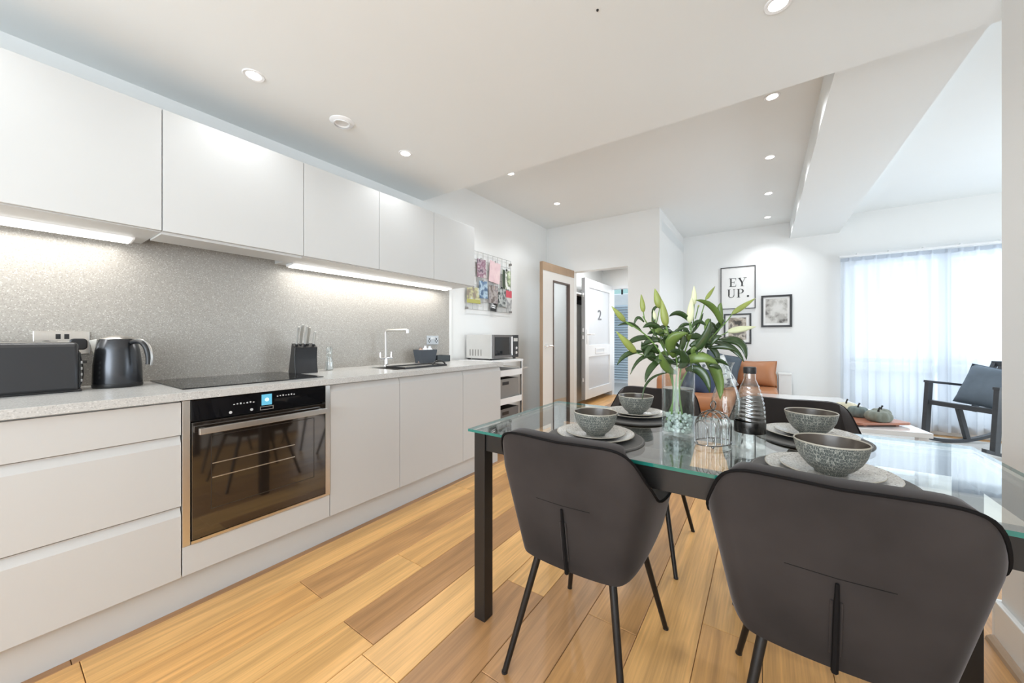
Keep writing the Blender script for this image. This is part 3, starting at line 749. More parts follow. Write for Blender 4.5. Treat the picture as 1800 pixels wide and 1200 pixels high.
# ------------------------------------------------------------------ trolley with microwave
T0, T1, TX0, TX1 = 2.68, 3.27, -2.53, -2.11
tr = thing('shelf_trolley', 'white shelf trolley with steel posts at the end of the worktop', 'trolley', (-2.32, 2.97, 0))
for x in (TX0 + .012, TX1 - .012):
    for y in (T0 + .012, T1 - .012):
        obj('post', box(new(), x - .012, x + .012, y - .012, y + .012, .05, .884), M_steel, tr, bevel=.002)
        bm = new(); lathe(bm, [(0, -.012), (.025, -.012), (.025, .012), (0, .012)], 16); bmesh.ops.rotate(bm, matrix=Matrix.Rotation(PI / 2, 3, 'Y'), verts=bm.verts); bmesh.ops.translate(bm, vec=(x, y, .026), verts=bm.verts); obj('castor', bm, M_black, tr, smooth=True)
obj('top_board', box(new(), TX0, TX1 + .004, T0, T1, .862, .884), M_white, tr, bevel=.002)
for z in (.735, .455, .12):
    obj('shelf', box(new(), TX0 + .005, TX1 - .005, T0 + .005, T1 - .005, z, z + .012), M_white, tr)
    obj('shelf_lip', box(new(), TX1 - .009, TX1 - .003, T0 + .02, T1 - .02, z - .012, z + .05), M_white, tr, bevel=.001)
    obj('shelf_end_lip', box(new(), TX0 + .02, TX1 - .02, T1 - .009, T1 - .003, z - .012, z + .05), M_white, tr, bevel=.001)
bm = new(); tube(bm, [(TX0 + .03, T1, .775), (TX0 + .03, T1 + .14, .785), (TX1 - .03, T1 + .14, .785), (TX1 - .03, T1, .775)], .005, 8); obj('push_handle', bm, M_steel, tr, smooth=True)
def bin_box(z, h, label, mat):
    r = thing('storage_bin', label, 'storage bin', (-2.30, 2.98, z), group='grey storage bins on the trolley')
    bm = new(); ringframe(bm, -2.50, -2.135, 2.80, 3.22, -2.495, -2.14, 2.805, 3.215, 'z', z, z + h); obj('side', bm, mat, r, bevel=.004)
    obj('bottom', box(new(), -2.495, -2.14, 2.805, 3.215, z, z + .004), mat, r)
    obj('handle_hole', box(new(), -2.136, -2.1335, 2.93, 3.04, z + h - .06, z + h - .028), M_black, r)
bin_box(.468, .225, 'grey fabric bin with a black slot handle on the upper trolley shelf', M_bin)
bin_box(.133, .26, 'dark grey fabric bin on the lowest trolley shelf', pm('dark_bin_fabric', (.14, .13, .125), .8))
mb = thing('jug', 'small white jug on the upper trolley shelf in front of the grey bin', 'jug', (-2.185, 2.748, .468))
bm = new(); lathe(bm, [(0, 0), (.03, 0), (.046, .06), (.05, .12), (.047, .12), (.043, .06), (.028, .006), (0, .006)], 28, (-2.185, 2.748, .468)); obj('cup', bm, M_white, mb, smooth=True)
mw = thing('microwave', 'silver microwave oven with a dark glass door on the trolley', 'microwave', (-2.37, 3.05, .886))
obj('body', box(new(), -2.54, -2.205, 2.845, 3.30, .898, 1.140), pm('microwave_silver', (.62, .61, .59), .35, .35), mw, bevel=.004)
obj('door', box(new(), -2.205, -2.188, 2.847, 3.185, .902, 1.138), pm('microwave_door', (.16, .15, .145), .15, .3), mw, bevel=.002)
obj('door_window', box(new(), -2.1885, -2.1865, 2.875, 3.14, .93, 1.115), M_blackgl, mw)
obj('handle', box(new(), -2.188, -2.170, 3.150, 3.163, .925, 1.12), M_chrome, mw, bevel=.002)
obj('control_panel', box(new(), -2.205, -2.188, 3.187, 3.299, .902, 1.138), M_black, mw, bevel=.002)
for z in (.95, 1.0):
    bm = new(); lathe(bm, [(0, 0), (.018, 0), (.015, .014), (0, .014)], 24); bmesh.ops.rotate(bm, matrix=Matrix.Rotation(PI / 2, 3, 'Y'), verts=bm.verts); bmesh.ops.translate(bm, vec=(-2.188, 3.243, z), verts=bm.verts); obj('dial', bm, M_chrome, mw, smooth=True)
obj('panel_display', box(new(), -2.188, -2.1865, 3.205, 3.28, 1.07, 1.105), M_steel, mw)
for i in range(5): obj('vent_slot', box(new(), -2.49 + i * .036, -2.478 + i * .036, 2.8435, 2.846, .925, .99), M_bin, mw)
for x in (-2.52, -2.225):
    for y in (2.87, 3.27): obj('foot', box(new(), x - .012, x + .012, y - .012, y + .012, .884, .899), M_black, mw)

# ------------------------------------------------------------------ wire photo grid with cards
gr = thing('wire_photo_grid', 'white wire grid hung on the wall above the microwave', 'wire grid', (XL + .02, 3.24, 1.7))
gx = XL + .018
M_wire = pm('grid_wire', (.50, .50, .49), .4, .4)
gy0, gy1, gz0, gz1 = 2.86, 3.66, 1.41, 2.04
for i in range(10):
    y = gy0 + (gy1 - gy0) * i / 9; bm = new(); tube(bm, [(gx, y, gz0), (gx, y, gz1)], .0028, 6); obj('wire', bm, M_wire, gr)
for i in range(8):
    z = gz0 + (gz1 - gz0) * i / 7; bm = new(); tube(bm, [(gx + .004, gy0, z), (gx + .004, gy1, z)], .0028, 6); obj('wire', bm, M_wire, gr)
for y in (gy0, gy1):
    for z in (gz0 + .01, gz1 - .04): obj('wall_hook', box(new(), XL + .0005, gx + .012, y - .012, y + .012, z - .012, z + .012), M_bin, gr, bevel=.002)
cards = [ # y, z, w, h, tilt, colours, label
 (3.085, 1.865, .15, .20, .03, [(.12, .08, .12), (.45, .34, .38), (.25, .12, .18), (.6, .52, .52)], 'purple and pink photo card at the top left of the wire grid'),
 (3.32, 1.855, .20, .24, -.10, [(.70, .50, .52), (.74, .54, .56), (.78, .60, .60)], 'plain pale pink card clipped at the top middle of the wire grid'),
 (3.55, 1.80, .16, .22, .0, [(.75, .76, .72), (.5, .58, .36), (.16, .20, .12), (.8, .8, .76)], 'white card with green leaves at the top right of the wire grid'),
 (2.955, 1.56, .22, .17, .0, [(.30, .25, .2), (.55, .53, .3), (.60, .63, .62), (.4, .42, .3)], 'yellow-green landscape card at the lower left of the wire grid'),
 (3.115, 1.635, .14, .19, .05, [(.08, .14, .24), (.45, .58, .68), (.12, .2, .33)], 'dark blue photo card overlapping the landscape card on the wire grid'),
 (3.29, 1.60, .17, .20, .0, [(.16, .13, .12), (.42, .38, .36), (.25, .22, .23), (.5, .4, .34)], 'brown grey photo card in the lower middle of the wire grid'),
 (3.305, 1.475, .11, .13, -.08, [(.02, .02, .02), (.03, .03, .03), (.5, .5, .5)], 'small black card at the bottom of the wire grid'),
 (3.46, 1.58, .15, .22, .04, [(.04, .05, .05), (.5, .52, .5), (.12, .14, .14), (.7, .72, .74)], 'black and white photo card second from the right on the wire grid'),
 (3.595, 1.57, .12, .21, .0, [(.55, .55, .54), (.3, .3, .3), (.62, .62, .6)], 'grey card with a red top at the lower right of the wire grid')]
for i, (y, z, wd, hh, tl, cols, lab) in enumerate(cards):
    bm = new(); box(bm, -.0015, .0015, -wd / 2, wd / 2, -hh / 2, hh / 2)
    m = blotch('photo_print_%s' % 'abcdefghi'[i], cols, 11, 3.1 * i + 1)
    r = thing('photo_card', lab, 'photo card', (gx + .012 + .003 * (i % 3), y, z), group='cards clipped to the wire grid'); r.rotation_euler = (tl, 0, 0)
    obj('print', bm, m, r, world=False)
    obj('clip', box(new(), -.006, .006, -.008, .008, hh / 2 - .010, hh / 2 + .014), M_black if i in (2, 7) else M_wire, r, world=False)
    if i == 8: obj('red_band', box(new(), .0015, .0022, -wd / 2, wd / 2, .02, hh / 2), pm('red_print', (.62, .10, .13), .5), r, world=False)
    if i == 2: obj('dark_band', box(new(), .0015, .0022, -wd / 2, -wd / 2 + .05, -hh / 2, hh / 2), pm('dark_print', (.05, .07, .045), .5), r, world=False)
    if i == 6:
        for q in range(2): obj('white_mark', box(new(), .0015, .0022, -.03, .03, -.03 + q * .022, -.018 + q * .022), M_white, r, world=False)
    if i == 3: obj('yellow_band', box(new(), .0015, .0022, -wd / 2, wd / 2, -hh / 2, -hh / 2 + .04), pm('yellow_print', (.45, .43, .12), .5), r, world=False)

# ------------------------------------------------------------------ hall, doors, outside
HX = -2.62
struct('wall_hall_left', box(new(), HX - .12, HX, YE + .12, 7.0, -.02, 2.55), M_wall)
struct('wall_hall_right', box(new(), -1.26, -1.14, YF + .12, 7.0, -.02, 2.55), M_wall)
struct('ceiling_hall', box(new(), HX - .12, XP, YE + .12, 7.0, 2.42, 2.55), M_ceil)
bm = new(); prism(bm, [(HX, -.02), (-2.47, -.02), (-2.47, 2.11), (-1.50, 2.11), (-1.50, -.02), (-1.26, -.02), (-1.26, 2.45), (HX, 2.45)], 'y', 6.94, 7.04); struct('wall_street', bm, M_wall)
# internal door, standing open
d1 = thing('internal_door', 'open oak edged internal door with a tall glass panel and steel lever handle', 'door', (-2.155, 4.60, .006)); d1.rotation_euler = (0, 0, math.radians(-90 - 2.5))
# local: hinge at origin, leaf along +X, thickness in Y
LW, LH = .80, 2.015
M_doorf = pm('door_face_white', (.72, .69, .65), .3, var=.01)
bm = new(); ringframe(bm, 0, LW, 0, LH, .13, .56, .16, LH - .20, 'y', -.02, .02); obj('leaf', bm, M_doorf, d1, world=False, bevel=.001)
obj('oak_edge', box(new(), LW, LW + .006, -.021, .021, 0, LH), M_cutout, d1, world=False)
obj('oak_edge', box(new(), 0, LW + .006, -.021, .021, LH, LH + .005), M_cutout, d1, world=False)
obj('oak_header', box(new(), .001, LW, .0195, .0225, LH - .095, LH - .001), M_cutout, d1, world=False)
gl = obj('glass_panel', box(new(), .13, .56, -.004, .004, .16, LH - .20), glass_mat('door_glass', (.9, .93, .95), 1.5, extra=.18), d1, world=False)
bm = new(); ringframe(bm, .125, .565, .155, LH - .195, .143, .547, .173, LH - .213, 'y', -.026, .026); obj('glazing_bead', bm, pm('bead_dark_brown', (.09, .055, .04), .4), d1, world=False)
for s in (-1, 1):
    bm = new(); tube(bm, [(LW - .06, s * .02, 1.0), (LW - .06, s * .06, 1.0), (LW - .065, s * .062, 1.0), (LW - .17, s * .062, 1.0)], .009, 10); obj('lever_handle', bm, M_chrome, d1, world=False, smooth=True, angle=60)
    bm = new(); lathe(bm, [(0, 0), (.026, 0), (.026, .006), (0, .006)], 20); bmesh.ops.rotate(bm, matrix=Matrix.Rotation(-s * PI / 2, 3, 'X'), verts=bm.verts); bmesh.ops.translate(bm, vec=(LW - .06, s * .02, 1.0), verts=bm.verts); obj('rose', bm, M_chrome, d1, world=False, smooth=True)
struct('trim_2', ringframe(new(), -2.162, -1.388, -.5, 2.022, -2.152, -1.398, -.4, 2.012, 'y', YE - .001, YE + .121), M_trim)
# front door leaf, open inwards
fd = thing('front_door', 'white front door standing open in the hall, numbered 2', 'door', (-2.43, 6.90, .085)); fd.rotation_euler = (0, 0, math.radians(-90))
M_upvc = pm('white_upvc', (.80, .81, .82), .3, var=.01); M_upvcp = pm('door_infill_panel', (.66, .68, .71), .35, var=.01)
LW, LH = 1.30, 2.01
bm = new(); ringframe(bm, 0, LW, 0, LH, .13, LW - .16, .16, LH - .14, 'y', -.03, .03); obj('leaf_frame', bm, M_upvc, fd, world=False, bevel=.004)
obj('upper_panel', box(new(), .13, LW - .16, -.012, .012, .90, LH - .14), M_upvcp, fd, world=False)
obj('lower_panel', box(new(), .13, LW - .16, -.012, .012, .16, .70), M_upvcp, fd, world=False)
obj('middle_rail', box(new(), .12, LW - .15, -.028, .028, .70, .90), M_upvc, fd, world=False, bevel=.004)
bm = new(); ringframe(bm, .42, .86, .745, .845, .45, .83, .77, .82, 'y', .028, .036); obj('letterbox', bm, M_white, fd, world=False, bevel=.002)
obj('letter_flap', box(new(), .45, .83, .028, .032, .77, .82), M_upvcp, fd, world=False)
bm = new(); tube(bm, [(LW - .08, .03, 1.08), (LW - .08, .08, 1.08), (LW - .26, .08, 1.08)], .012, 10); obj('lever_handle', bm, M_white, fd, world=False, smooth=True, angle=60)
obj('handle_plate', box(new(), LW - .10, LW - .06, .03, .038, .92, 1.16), M_white, fd, world=False, bevel=.002)
obj('edge_gasket', box(new(), LW, LW + .008, -.031, .031, 0, LH), pm('door_edge_grey', (.35, .35, .36), .4), fd, world=False)
for z in (.3, 1.0, 1.12, 1.7): obj('lock_keep', box(new(), LW + .007, LW + .012, -.012, .012, z, z + .06), M_chrome, fd, world=False)
tc_ = bpy.data.curves.new('number_curve', 'FONT'); tc_.body = '2'; tc_.size = .30; tc_.extrude = .003; tc_.align_x = 'CENTER'; tc_.align_y = 'CENTER'
to = bpy.data.objects.new('tmp_text', tc_); COL.objects.link(to)
dg = bpy.context.evaluated_depsgraph_get(); nm = bpy.data.meshes.new_from_object(to.evaluated_get(dg)); bpy.data.objects.remove(to)
nm.materials.clear(); nm.materials.append(pm('numeral_grey', (.10, .10, .11), .4))
no = bpy.data.objects.new('door_numeral', nm); COL.objects.link(no); no.parent = fd
no.location = (.62, .016, 1.42); no.rotation_euler = (PI / 2, 0, PI); no.scale = (1.25, .85, 1)
struct('door_frame_1', ringframe(new(), -2.47, -1.50, -.5, 2.11, -2.41, -1.56, -.4, 2.05, 'y', 6.93, 7.05), M_upvc)
# coat rack on the hall wall
cr_ = thing('coat_rack', 'dark wall rack with hooks on the hall wall beside the front door', 'coat rack', (HX, 5.7, 1.75))
obj('board', box(new(), HX, HX + .02, 5.35, 5.98, 1.68, 1.82), M_frame, cr_, bevel=.002)
obj('shelf', box(new(), HX, HX + .16, 5.35, 5.98, 1.82, 1.84), M_white, cr_)
for i in range(5):
    y = 5.42 + i * .12; bm = new(); tube(bm, [(HX + .02, y, 1.77), (HX + .06, y, 1.755), (HX + .07, y, 1.79)], .006, 6); obj('hook', bm, M_frame, cr_, smooth=True)
# hall radiator
hr = thing('hall_radiator', 'low white radiator on the hall wall, seen past the open glazed door', 'radiator', (HX + .05, 5.35, .1))
obj('panel', box(new(), HX + .02, HX + .06, 5.05, 5.45, .12, .44), M_white, hr, bevel=.006)
for i in range(8): obj('fin', box(new(), HX + .06, HX + .066, 5.07 + i * .048, 5.095 + i * .048, .14, .42), M_white, hr)
for y in (5.08, 5.42): obj('foot', box(new(), HX + .03, HX + .05, y - .01, y + .01, 0, .12), M_white, hr)
# outside the front door
M_conc = pm('outside_paving', (.45, .45, .44), .8, scale=20)
struct('paving', box(new(), -8, 8, 7.06, 16, -.2, -.06), M_conc)
lf = thing('louvre_screen', 'pale blue louvred screen outside the open front door', 'screen', (-3.0, 9.0, 0))
M_louv = pm('pale_blue_slats', (.50, .60, .66), .5)
sl = None
for i in range(30):
    if sl is None:
        bm = new(); prism(bm, [(-.03, -.022), (-.02, -.022), (.03, .022), (.02, .022)], 'x', -.62, .62); sl = obj('slat', bm, M_louv, lf, world=False); o = sl
    else:
        o = sl.copy(); COL.objects.link(o); o.parent = lf
    o.location = (0, 0, .10 + i * .062)
for x in (-.65, .65): obj('post', box(new(), x - .03, x + .03, -.035, .035, -.06, 1.93), M_louv, lf, world=False)
obj('backing_board', box(new(), -.62, .62, .05, .06, -.02, 1.92), pm('white_render', (.72, .75, .78), .7), lf, world=False)
struct('yard_wall', box(new(), -8, .2, 10.4, 10.6, -.06, 2.35), pm('yard_render', (.78, .81, .81), .8))
gf = thing('balcony_railing', 'glass and steel railing on top of the yard wall outside', 'railing', (-3.0, 10.4, 2.35))
obj('glass_sheet', box(new(), -4.4, -1.2, 10.47, 10.48, 2.38, 3.0), glass_mat('railing_glass', (.70, .85, .82), 1.5), gf)
for x in (-4.4, -3.75, -3.35, -2.95, -2.3, -1.2): obj('post', box(new(), x - .02, x + .02, 10.45, 10.5, 2.35, 3.05), M_frame, gf)
obj('top_rail', box(new(), -4.4, -1.2, 10.45, 10.5, 3.03, 3.07), M_frame, gf)
# outside the living room window: low wall and hedge that tint the sheer curtain
struct('garden_wall', box(new(), .3, 8, 10.0, 10.2, -.06, .70), pm('garden_wall_brick', (.30, .33, .33), .8))
#@@PART3
# ------------------------------------------------------------------ dining table
ZTAB = .755
TX = (-.945, .56); TY = (1.07, 1.825)
tb = thing('dining_table', 'clear glass dining table on a dark square metal frame', 'table', (-.19, 1.45, 0))
bm = new(); box(bm, TX[0], TX[1], TY[0], TY[1], ZTAB - .010, ZTAB)
bm.faces.ensure_lookup_table()
for f in bm.faces:
    if abs(f.normal.z) < .5: f.material_index = 1
obj('glass_top', bm, [G_table, G_edge], tb)
LG = .052
for sx in (0, 1):
    for sy in (0, 1):
        x = TX[0] + .002 if sx == 0 else TX[1] - .002 - LG
        y = TY[0] + .035 if sy == 0 else TY[1] - .035 - LG
        obj('leg', box(new(), x, x + LG, y, y + LG, 0, ZTAB - .0125), M_frame, tb, bevel=.002)
        bm = new(); lathe(bm, [(0, 0), (.012, 0), (.012, .002), (0, .002)], 16, (x + LG / 2, y + LG / 2, ZTAB - .0125)); obj('glass_pad', bm, M_black, tb)
y0_, y1_ = TY[0] + .035, TY[1] - .035
for y in (y0_ + .008, y1_ - .008 - .034): obj('side_rail', box(new(), TX[0] + .002 + LG, TX[1] - .002 - LG, y, y + .034, .667, ZTAB - .0125), M_frame, tb, bevel=.001)
for x in (TX[0] + .010, TX[1] - .010 - .034): obj('end_rail', box(new(), x, x + .034, y0_ + LG, y1_ - LG, .667, ZTAB - .0125), M_frame, tb, bevel=.001)

# ------------------------------------------------------------------ upholstered dining chairs
def cat(pts, n):
    """sample a Catmull-Rom curve through points of any dimension"""
    P = [pts[0]] + list(pts) + [pts[-1]]; out = []
    m = len(pts) - 1
    for i in range(n + 1):
        t = i / n * m; k_ = min(int(t), m - 1); f = t - k_
        a, b, c, d = P[k_], P[k_ + 1], P[k_ + 2], P[k_ + 3]
        out.append(tuple(.5 * ((2 * b[j]) + (-a[j] + c[j]) * f + (2 * a[j] - 5 * b[j] + 4 * c[j] - d[j]) * f * f + (-a[j] + 3 * b[j] - 3 * c[j] + d[j]) * f ** 3) for j in range(len(b))))
    return out
HALF = [ # x, y, z of the top edge, z of the bottom edge
 (0, -.258, .800, .376), (.09, -.258, .804, .378), (.172, -.253, .802, .382), (.214, -.238, .775, .386), (.243, -.195, .702, .402),
 (.261, -.115, .632, .428), (.268, .01, .606, .455), (.266, .12, .600, .485), (.252, .195, .575, .515)]
def make_chair(label):
    t = thing('dining_chair', label, 'chair', group='charcoal velvet dining chairs')
    half = cat(HALF, 30)
    full = [(-x, y, a, b) for x, y, a, b in reversed(half[1:])] + half
    nt_ = 14; bm = new(); grid = []
    def pt(p, v):
        x, y, zt, zb = p; z = zb + (zt - zb) * v
        q = min(1, max(0, (z - .37) / .30)); kx_ = .755 + .245 * q
        ky_ = .72 + .28 * min(1, (z - .37) / .42) if y < 0 else .85 + .15 * q
        return Vector((x * kx_, y * ky_, z))
    for j in range(nt_ + 1): grid.append([bm.verts.new(pt(p, j / nt_)) for p in full])
    for j in range(nt_):
        for i in range(len(full) - 1): bm.faces.new((grid[j][i], grid[j][i + 1], grid[j + 1][i + 1], grid[j + 1][i]))
    edge = [pt(p, 1) for p in full]
    o = obj('backrest', bm, M_velvet, t, world=False, smooth=True, subsurf=0)
    s = o.modifiers.new('thick', 'SOLIDIFY'); s.thickness = .050; s.offset = -1
    b = o.modifiers.new('b', 'BEVEL'); b.width = .007; b.segments = 2; b.limit_method = 'ANGLE'; b.angle_limit = math.radians(60)
    bm = new(); tube(bm, [p + Vector((p.x * .006, p.y * .006, -.002)) for p in edge[1:-1]], .0040, 6); obj('piping', bm, M_piping, t, world=False, smooth=True)
    # pleat down the back
    mid = (0, -.262, .802, .372)
    pp = [pt(mid, v / 10) + Vector((0, -.0015, 0)) for v in range(0, 6)]
    bm = new(); tube(bm, pp, [.007, .0065, .006, .0055, .005, .0035], 6); obj('back_pleat', bm, M_piping, t, world=False, smooth=True)
    for s_ in (-1, 1):
        bm = new(); tube(bm, [p + Vector((s_ * .0085, .002, 0)) for p in pp[1:-1]], .0025, 5); obj('pleat_edge', bm, M_velvet, t, world=False, smooth=True)
    hp = [pt(p, .52) + Vector((0, -.0002, 0)) for p in full[26:-26]]
    bm = new(); tube(bm, hp, .0009, 4); obj('back_seam', bm, M_piping, t, world=False, smooth=True)
    # seat cushion
    bm = new(); box(bm, -.185, .185, -.155, .215, .385, .475); o = obj('seat', bm, M_velvet, t, world=False, smooth=True, angle=180)
    b = o.modifiers.new('b', 'BEVEL'); b.width = .035; b.segments = 4
    obj('seat_base', box(new(), -.15, .15, -.14, .19, .368, .39), M_black, t, world=False, bevel=.004)
    for sx in (-1, 1):
        for sy, ty, fy in ((-1, -.135, -.245), (1, .15, .25)):
            bm = new(); tube(bm, [(sx * .125, ty, .392), (sx * .20, fy, .002)], [.0125, .0095], 10); obj('leg', bm, M_leg, t, world=False, smooth=True, angle=60)
            bm = new(); tube(bm, [(sx * .20, fy, 0), (sx * .20, fy, .006)], .0105, 10); obj('foot_cap', bm, M_black, t, world=False)
    return t
ch = make_chair('charcoal velvet dining chair at the near left of the glass table, back to the camera')
ch.location = (-.505, 1.225, 0)
dup(ch, (.130, 1.255, 0), 0, 'charcoal velvet dining chair at the near right, largest in the photo, back to the camera')
dup(ch, (-.53, 2.06, 0), PI, 'charcoal velvet dining chair on the far side, behind the bowl at the far left')
dup(ch, (.105, 2.02, 0), PI, 'charcoal velvet dining chair on the far side, behind the far right bowl')

# ------------------------------------------------------------------ place settings
NAMES = ['near left', 'near right', 'far left', 'far right']
SET = [(-.49, 1.225), (.137, 1.215), (-.475, 1.665), (.135, 1.655)]
def make_mat():
    t = thing('placemat', '', 'placemat', group='round grey placemats')
    bm = new(); lathe(bm, [(0, .004), (.166, .004), (.168, .002), (.168, 0), (0, 0)], 56); obj('disc', bm, M_mat, t, world=False)
    bm = new(); lathe(bm, [(.161, .0042), (.162, .0048), (.163, .0042)], 56); obj('stitching', bm, M_bin, t, world=False)
    return t
def make_plate(R_, label_name, z):
    t = thing(label_name, '', 'plate', group={'dinner_plate': 'speckled dinner plates', 'side_plate': 'speckled side plates'}[label_name])
    prof = [(0, .0035), (R_ * .60, .0035), (R_ * .68, .007), (R_ * .93, .0150), (R_ * .985, .0172), (R_, .0165), (R_ * .995, .0145), (R_ * .7, .003), (R_ * .6, 0), (0, 0)]
    bm = new(); lathe(bm, prof, 56, mats=[0, 0, 0, 0, 0, 1, 1, 1, 1]); obj('glazed_body', bm, [M_plate, M_plate_dark], t, world=False, smooth=True)
    bm = new(); lathe(bm, [(R_ * .985, .0174), (R_ * 1.0, .0172), (R_ * 1.004, .016), (R_, .0152)], 56); obj('rim', bm, M_bowlrim, t, world=False, smooth=True)
    return t
def make_bowl():
    t = thing('bowl', '', 'bowl', group='carved grey bowls')
    out = [(0, 0), (.032, 0), (.034, .005), (.046, .014), (.060, .031), (.069, .049), (.0745, .072), (.0755, .078)]
    bm = new(); lathe(bm, out, 60); obj('carved_outside', bm, M_bowl, t, world=False, smooth=True)
    bm = new(); lathe(bm, [(0, .006), (.03, .007), (.055, .030), (.066, .050), (.0725, .078)], 60); obj('glazed_inside', bm, M_bowlin, t, world=False, smooth=True)
    bm = new(); lathe(bm, [(.0755, .077), (.0752, .0795), (.0740, .0808), (.0728, .0795), (.0724, .077)], 60); obj('rim', bm, M_bowlrim, t, world=False, smooth=True)
    return t
protos = [make_mat(), make_plate(.133, 'dinner_plate', 0), make_plate(.103, 'side_plate', 0), make_bowl()]
txt = ['round dark grey placemat under the %s place setting on the glass table', 'speckled grey dinner plate with a dark rim, %s place setting', 'smaller speckled side plate stacked on the %s dinner plate', 'carved grey ceramic bowl with brown inside at the %s place setting']
zz = [ZTAB + .0003, ZTAB + .0050, ZTAB + .0100, ZTAB + .0145]
for q, (x, y) in enumerate(SET):
    for k_, p in enumerate(protos):
        loc = (x + [0, .0, .002, .004][k_], y + [.0, .004, .002, 0][k_], zz[k_])
        if q == 0: p.location = loc; p['label'] = txt[k_] % NAMES[q]
        else: dup(p, loc, .7 * q, txt[k_] % NAMES[q])

# ------------------------------------------------------------------ vase, water, bottles, toast rack
VX, VY = -.257, 1.45
vs_ = thing('glass_vase', 'tall clear cylinder glass vase holding the white lilies', 'vase', (VX, VY, ZTAB + .0005))
bm = new(); lathe(bm, [(0, 0), (.052, 0), (.055, .003), (.0555, .262), (.0545, .2645), (.0530, .262), (.0525, .014), (.048, .010), (0, .010)], 48); obj('body', bm, G_clear, vs_, world=False, smooth=True)
bm = new(); lathe(bm, [(0, .011), (.0515, .011), (.0518, .168), (0, .168)], 40); tag(obj('water', bm, G_water, smooth=True), 'clear water filling two thirds of the tall glass vase', 'water')['kind'] = 'stuff'
bpy.data.objects['water'].location = (VX, VY, ZTAB + .001)
bm = new()
for i in range(130):
    a = R.uniform(0, 2 * PI); rr_ = .044 * math.sqrt(R.random()); z = R.uniform(.018, .075)
    m_ = Matrix.Translation((rr_ * math.cos(a), rr_ * math.sin(a), z)) @ Matrix.Rotation(R.uniform(0, 3), 4, (R.random(), R.random(), R.random() + .1))
    bmesh.ops.create_icosphere(bm, subdivisions=1, radius=R.uniform(.005, .009), matrix=m_)
st = obj('glass_pebble', bm, pm('pebble_glass', (.56, .60, .57), .12, var=.2)); st.location = (VX, VY, ZTAB); st['kind'] = 'stuff'; st['label'] = 'clear glass pebbles at the bottom of the vase'; st['category'] = 'pebbles'

bt = thing('water_bottle', 'clear ribbed glass water bottle with a black cap and dark metal band', 'bottle', (-.035, 1.405, ZTAB + .0005))
prof = [(0, 0), (.040, 0), (.0435, .004), (.0435, .085)]
bm = new(); lathe(bm, prof + [(.0415, .085), (.0415, .008), (0, .008)], 48); obj('base_glass', bm, G_clear, bt, world=False, smooth=True)
bm = new(); pr = []
for i in range(41):
    v_ = i / 40; z = .088 + .132 * v_
    r_ = .0435 * (1 - v_ ** 2.0) + .0165 * v_ ** 2.0
    pr.append((r_ + .0011 * math.sin(i * PI / 2 * 1.0) * (1 if v_ < .85 else 0), z))
pr += [(.0155, .232), (.0155, .248)]
bm = new(); lathe(bm, pr, 48)
for v_ in bm.verts:   # twist the ribs a little
    a = math.atan2(v_.co.y, v_.co.x); v_.co.z += .004 * math.sin(a * 2) * (1 if v_.co.z < .2 else 0)
obj('ribbed_shoulder', bm, G_ridge, bt, world=False, smooth=True, angle=180)
bm = new(); lathe(bm, [(.0438, .050), (.0442, .052), (.0442, .084), (.0438, .086)], 48); obj('metal_band', bm, pm('band_metal', (.06, .058, .055), .22, .9, var=.3, scale=40, stretch=(1, 1, .1)), bt, world=False, smooth=True)
bm = new(); lathe(bm, [(.0175, .238), (.0180, .240), (.0180, .257), (.0165, .259), (0, .259)], 32); obj('cap', bm, M_black, bt, world=False, smooth=True)
bm = new(); lathe(bm, [(.0162, .228), (.0172, .230), (.0162, .234)], 32); obj('neck_ring', bm, G_clear, bt, world=False, smooth=True)
ca = thing('water_carafe', 'clear glass carafe with a flared lip behind the ribbed bottle', 'carafe', (-.125, 1.73, ZTAB + .0005))
bm = new(); lathe(bm, [(0, 0), (.048, 0), (.052, .004), (.052, .10), (.040, .145), (.022, .185), (.019, .205), (.023, .235), (.031, .252), (.030, .253), (.0215, .235), (.0175, .205), (.0205, .185), (.038, .145), (.050, .10), (.050, .008), (0, .008)], 44); obj('body', bm, G_clear, ca, world=False, smooth=True)

tk = thing('toast_rack', 'chrome wire toast rack with a loop handle on the glass table', 'toast rack', (-.135, 1.365, ZTAB + .0005), 1.05)
wire = pm('rack_wire', (.27, .265, .26), .18, 1); n_ = 7; LL = .135
bm = new(); tube(bm, [(LL / 2 * math.cos(a) * 1.02, .044 * math.sin(a) * 1.02, .010) for a in [2 * PI * i / 32 for i in range(32)]], .0020, 8, closed=True); obj('base_ring', bm, wire, tk, world=False, smooth=True)
for i in range(n_):
    x = -LL / 2 + LL * (i + .5) / n_; q = 1 - (2 * x / LL) ** 2; hw = .044 * math.sqrt(max(.25, q)); hh = .075 + .040 * q
    pts = [(x, -hw, .010), (x, -hw, hh - hw)] + [(x, -hw * math.cos(a), hh - hw + hw * math.sin(a)) for a in [PI * j / 14 for j in range(1, 14)]] + [(x, hw, hh - hw), (x, hw, .010)]
    bm = new(); tube(bm, pts, .0019, 8); obj('wire_arch', bm, wire, tk, world=False, smooth=True)
bm = new(); tube(bm, [(-LL / 2 + .012, 0, .084), (-.03, 0, .106), (0, 0, .116), (.03, 0, .106), (LL / 2 - .012, 0, .084)], .0019, 8); obj('spine', bm, wire, tk, world=False, smooth=True)
bm = new(); tube(bm, [(.013 * math.sin(a), 0, .131 - .014 * math.cos(a)) for a in [2 * PI * i / 20 for i in range(20)]], .0019, 8, closed=True); obj('loop_handle', bm, wire, tk, world=False, smooth=True)
for sx in (-1, 1):
    for sy in (-1, 1):
        bm = new(); bmesh.ops.create_uvsphere(bm, u_segments=10, v_segments=8, radius=.0045, matrix=Matrix.Translation((sx * .042, sy * .029, .0045))); obj('ball_foot', bm, wire, tk, world=False, smooth=True)

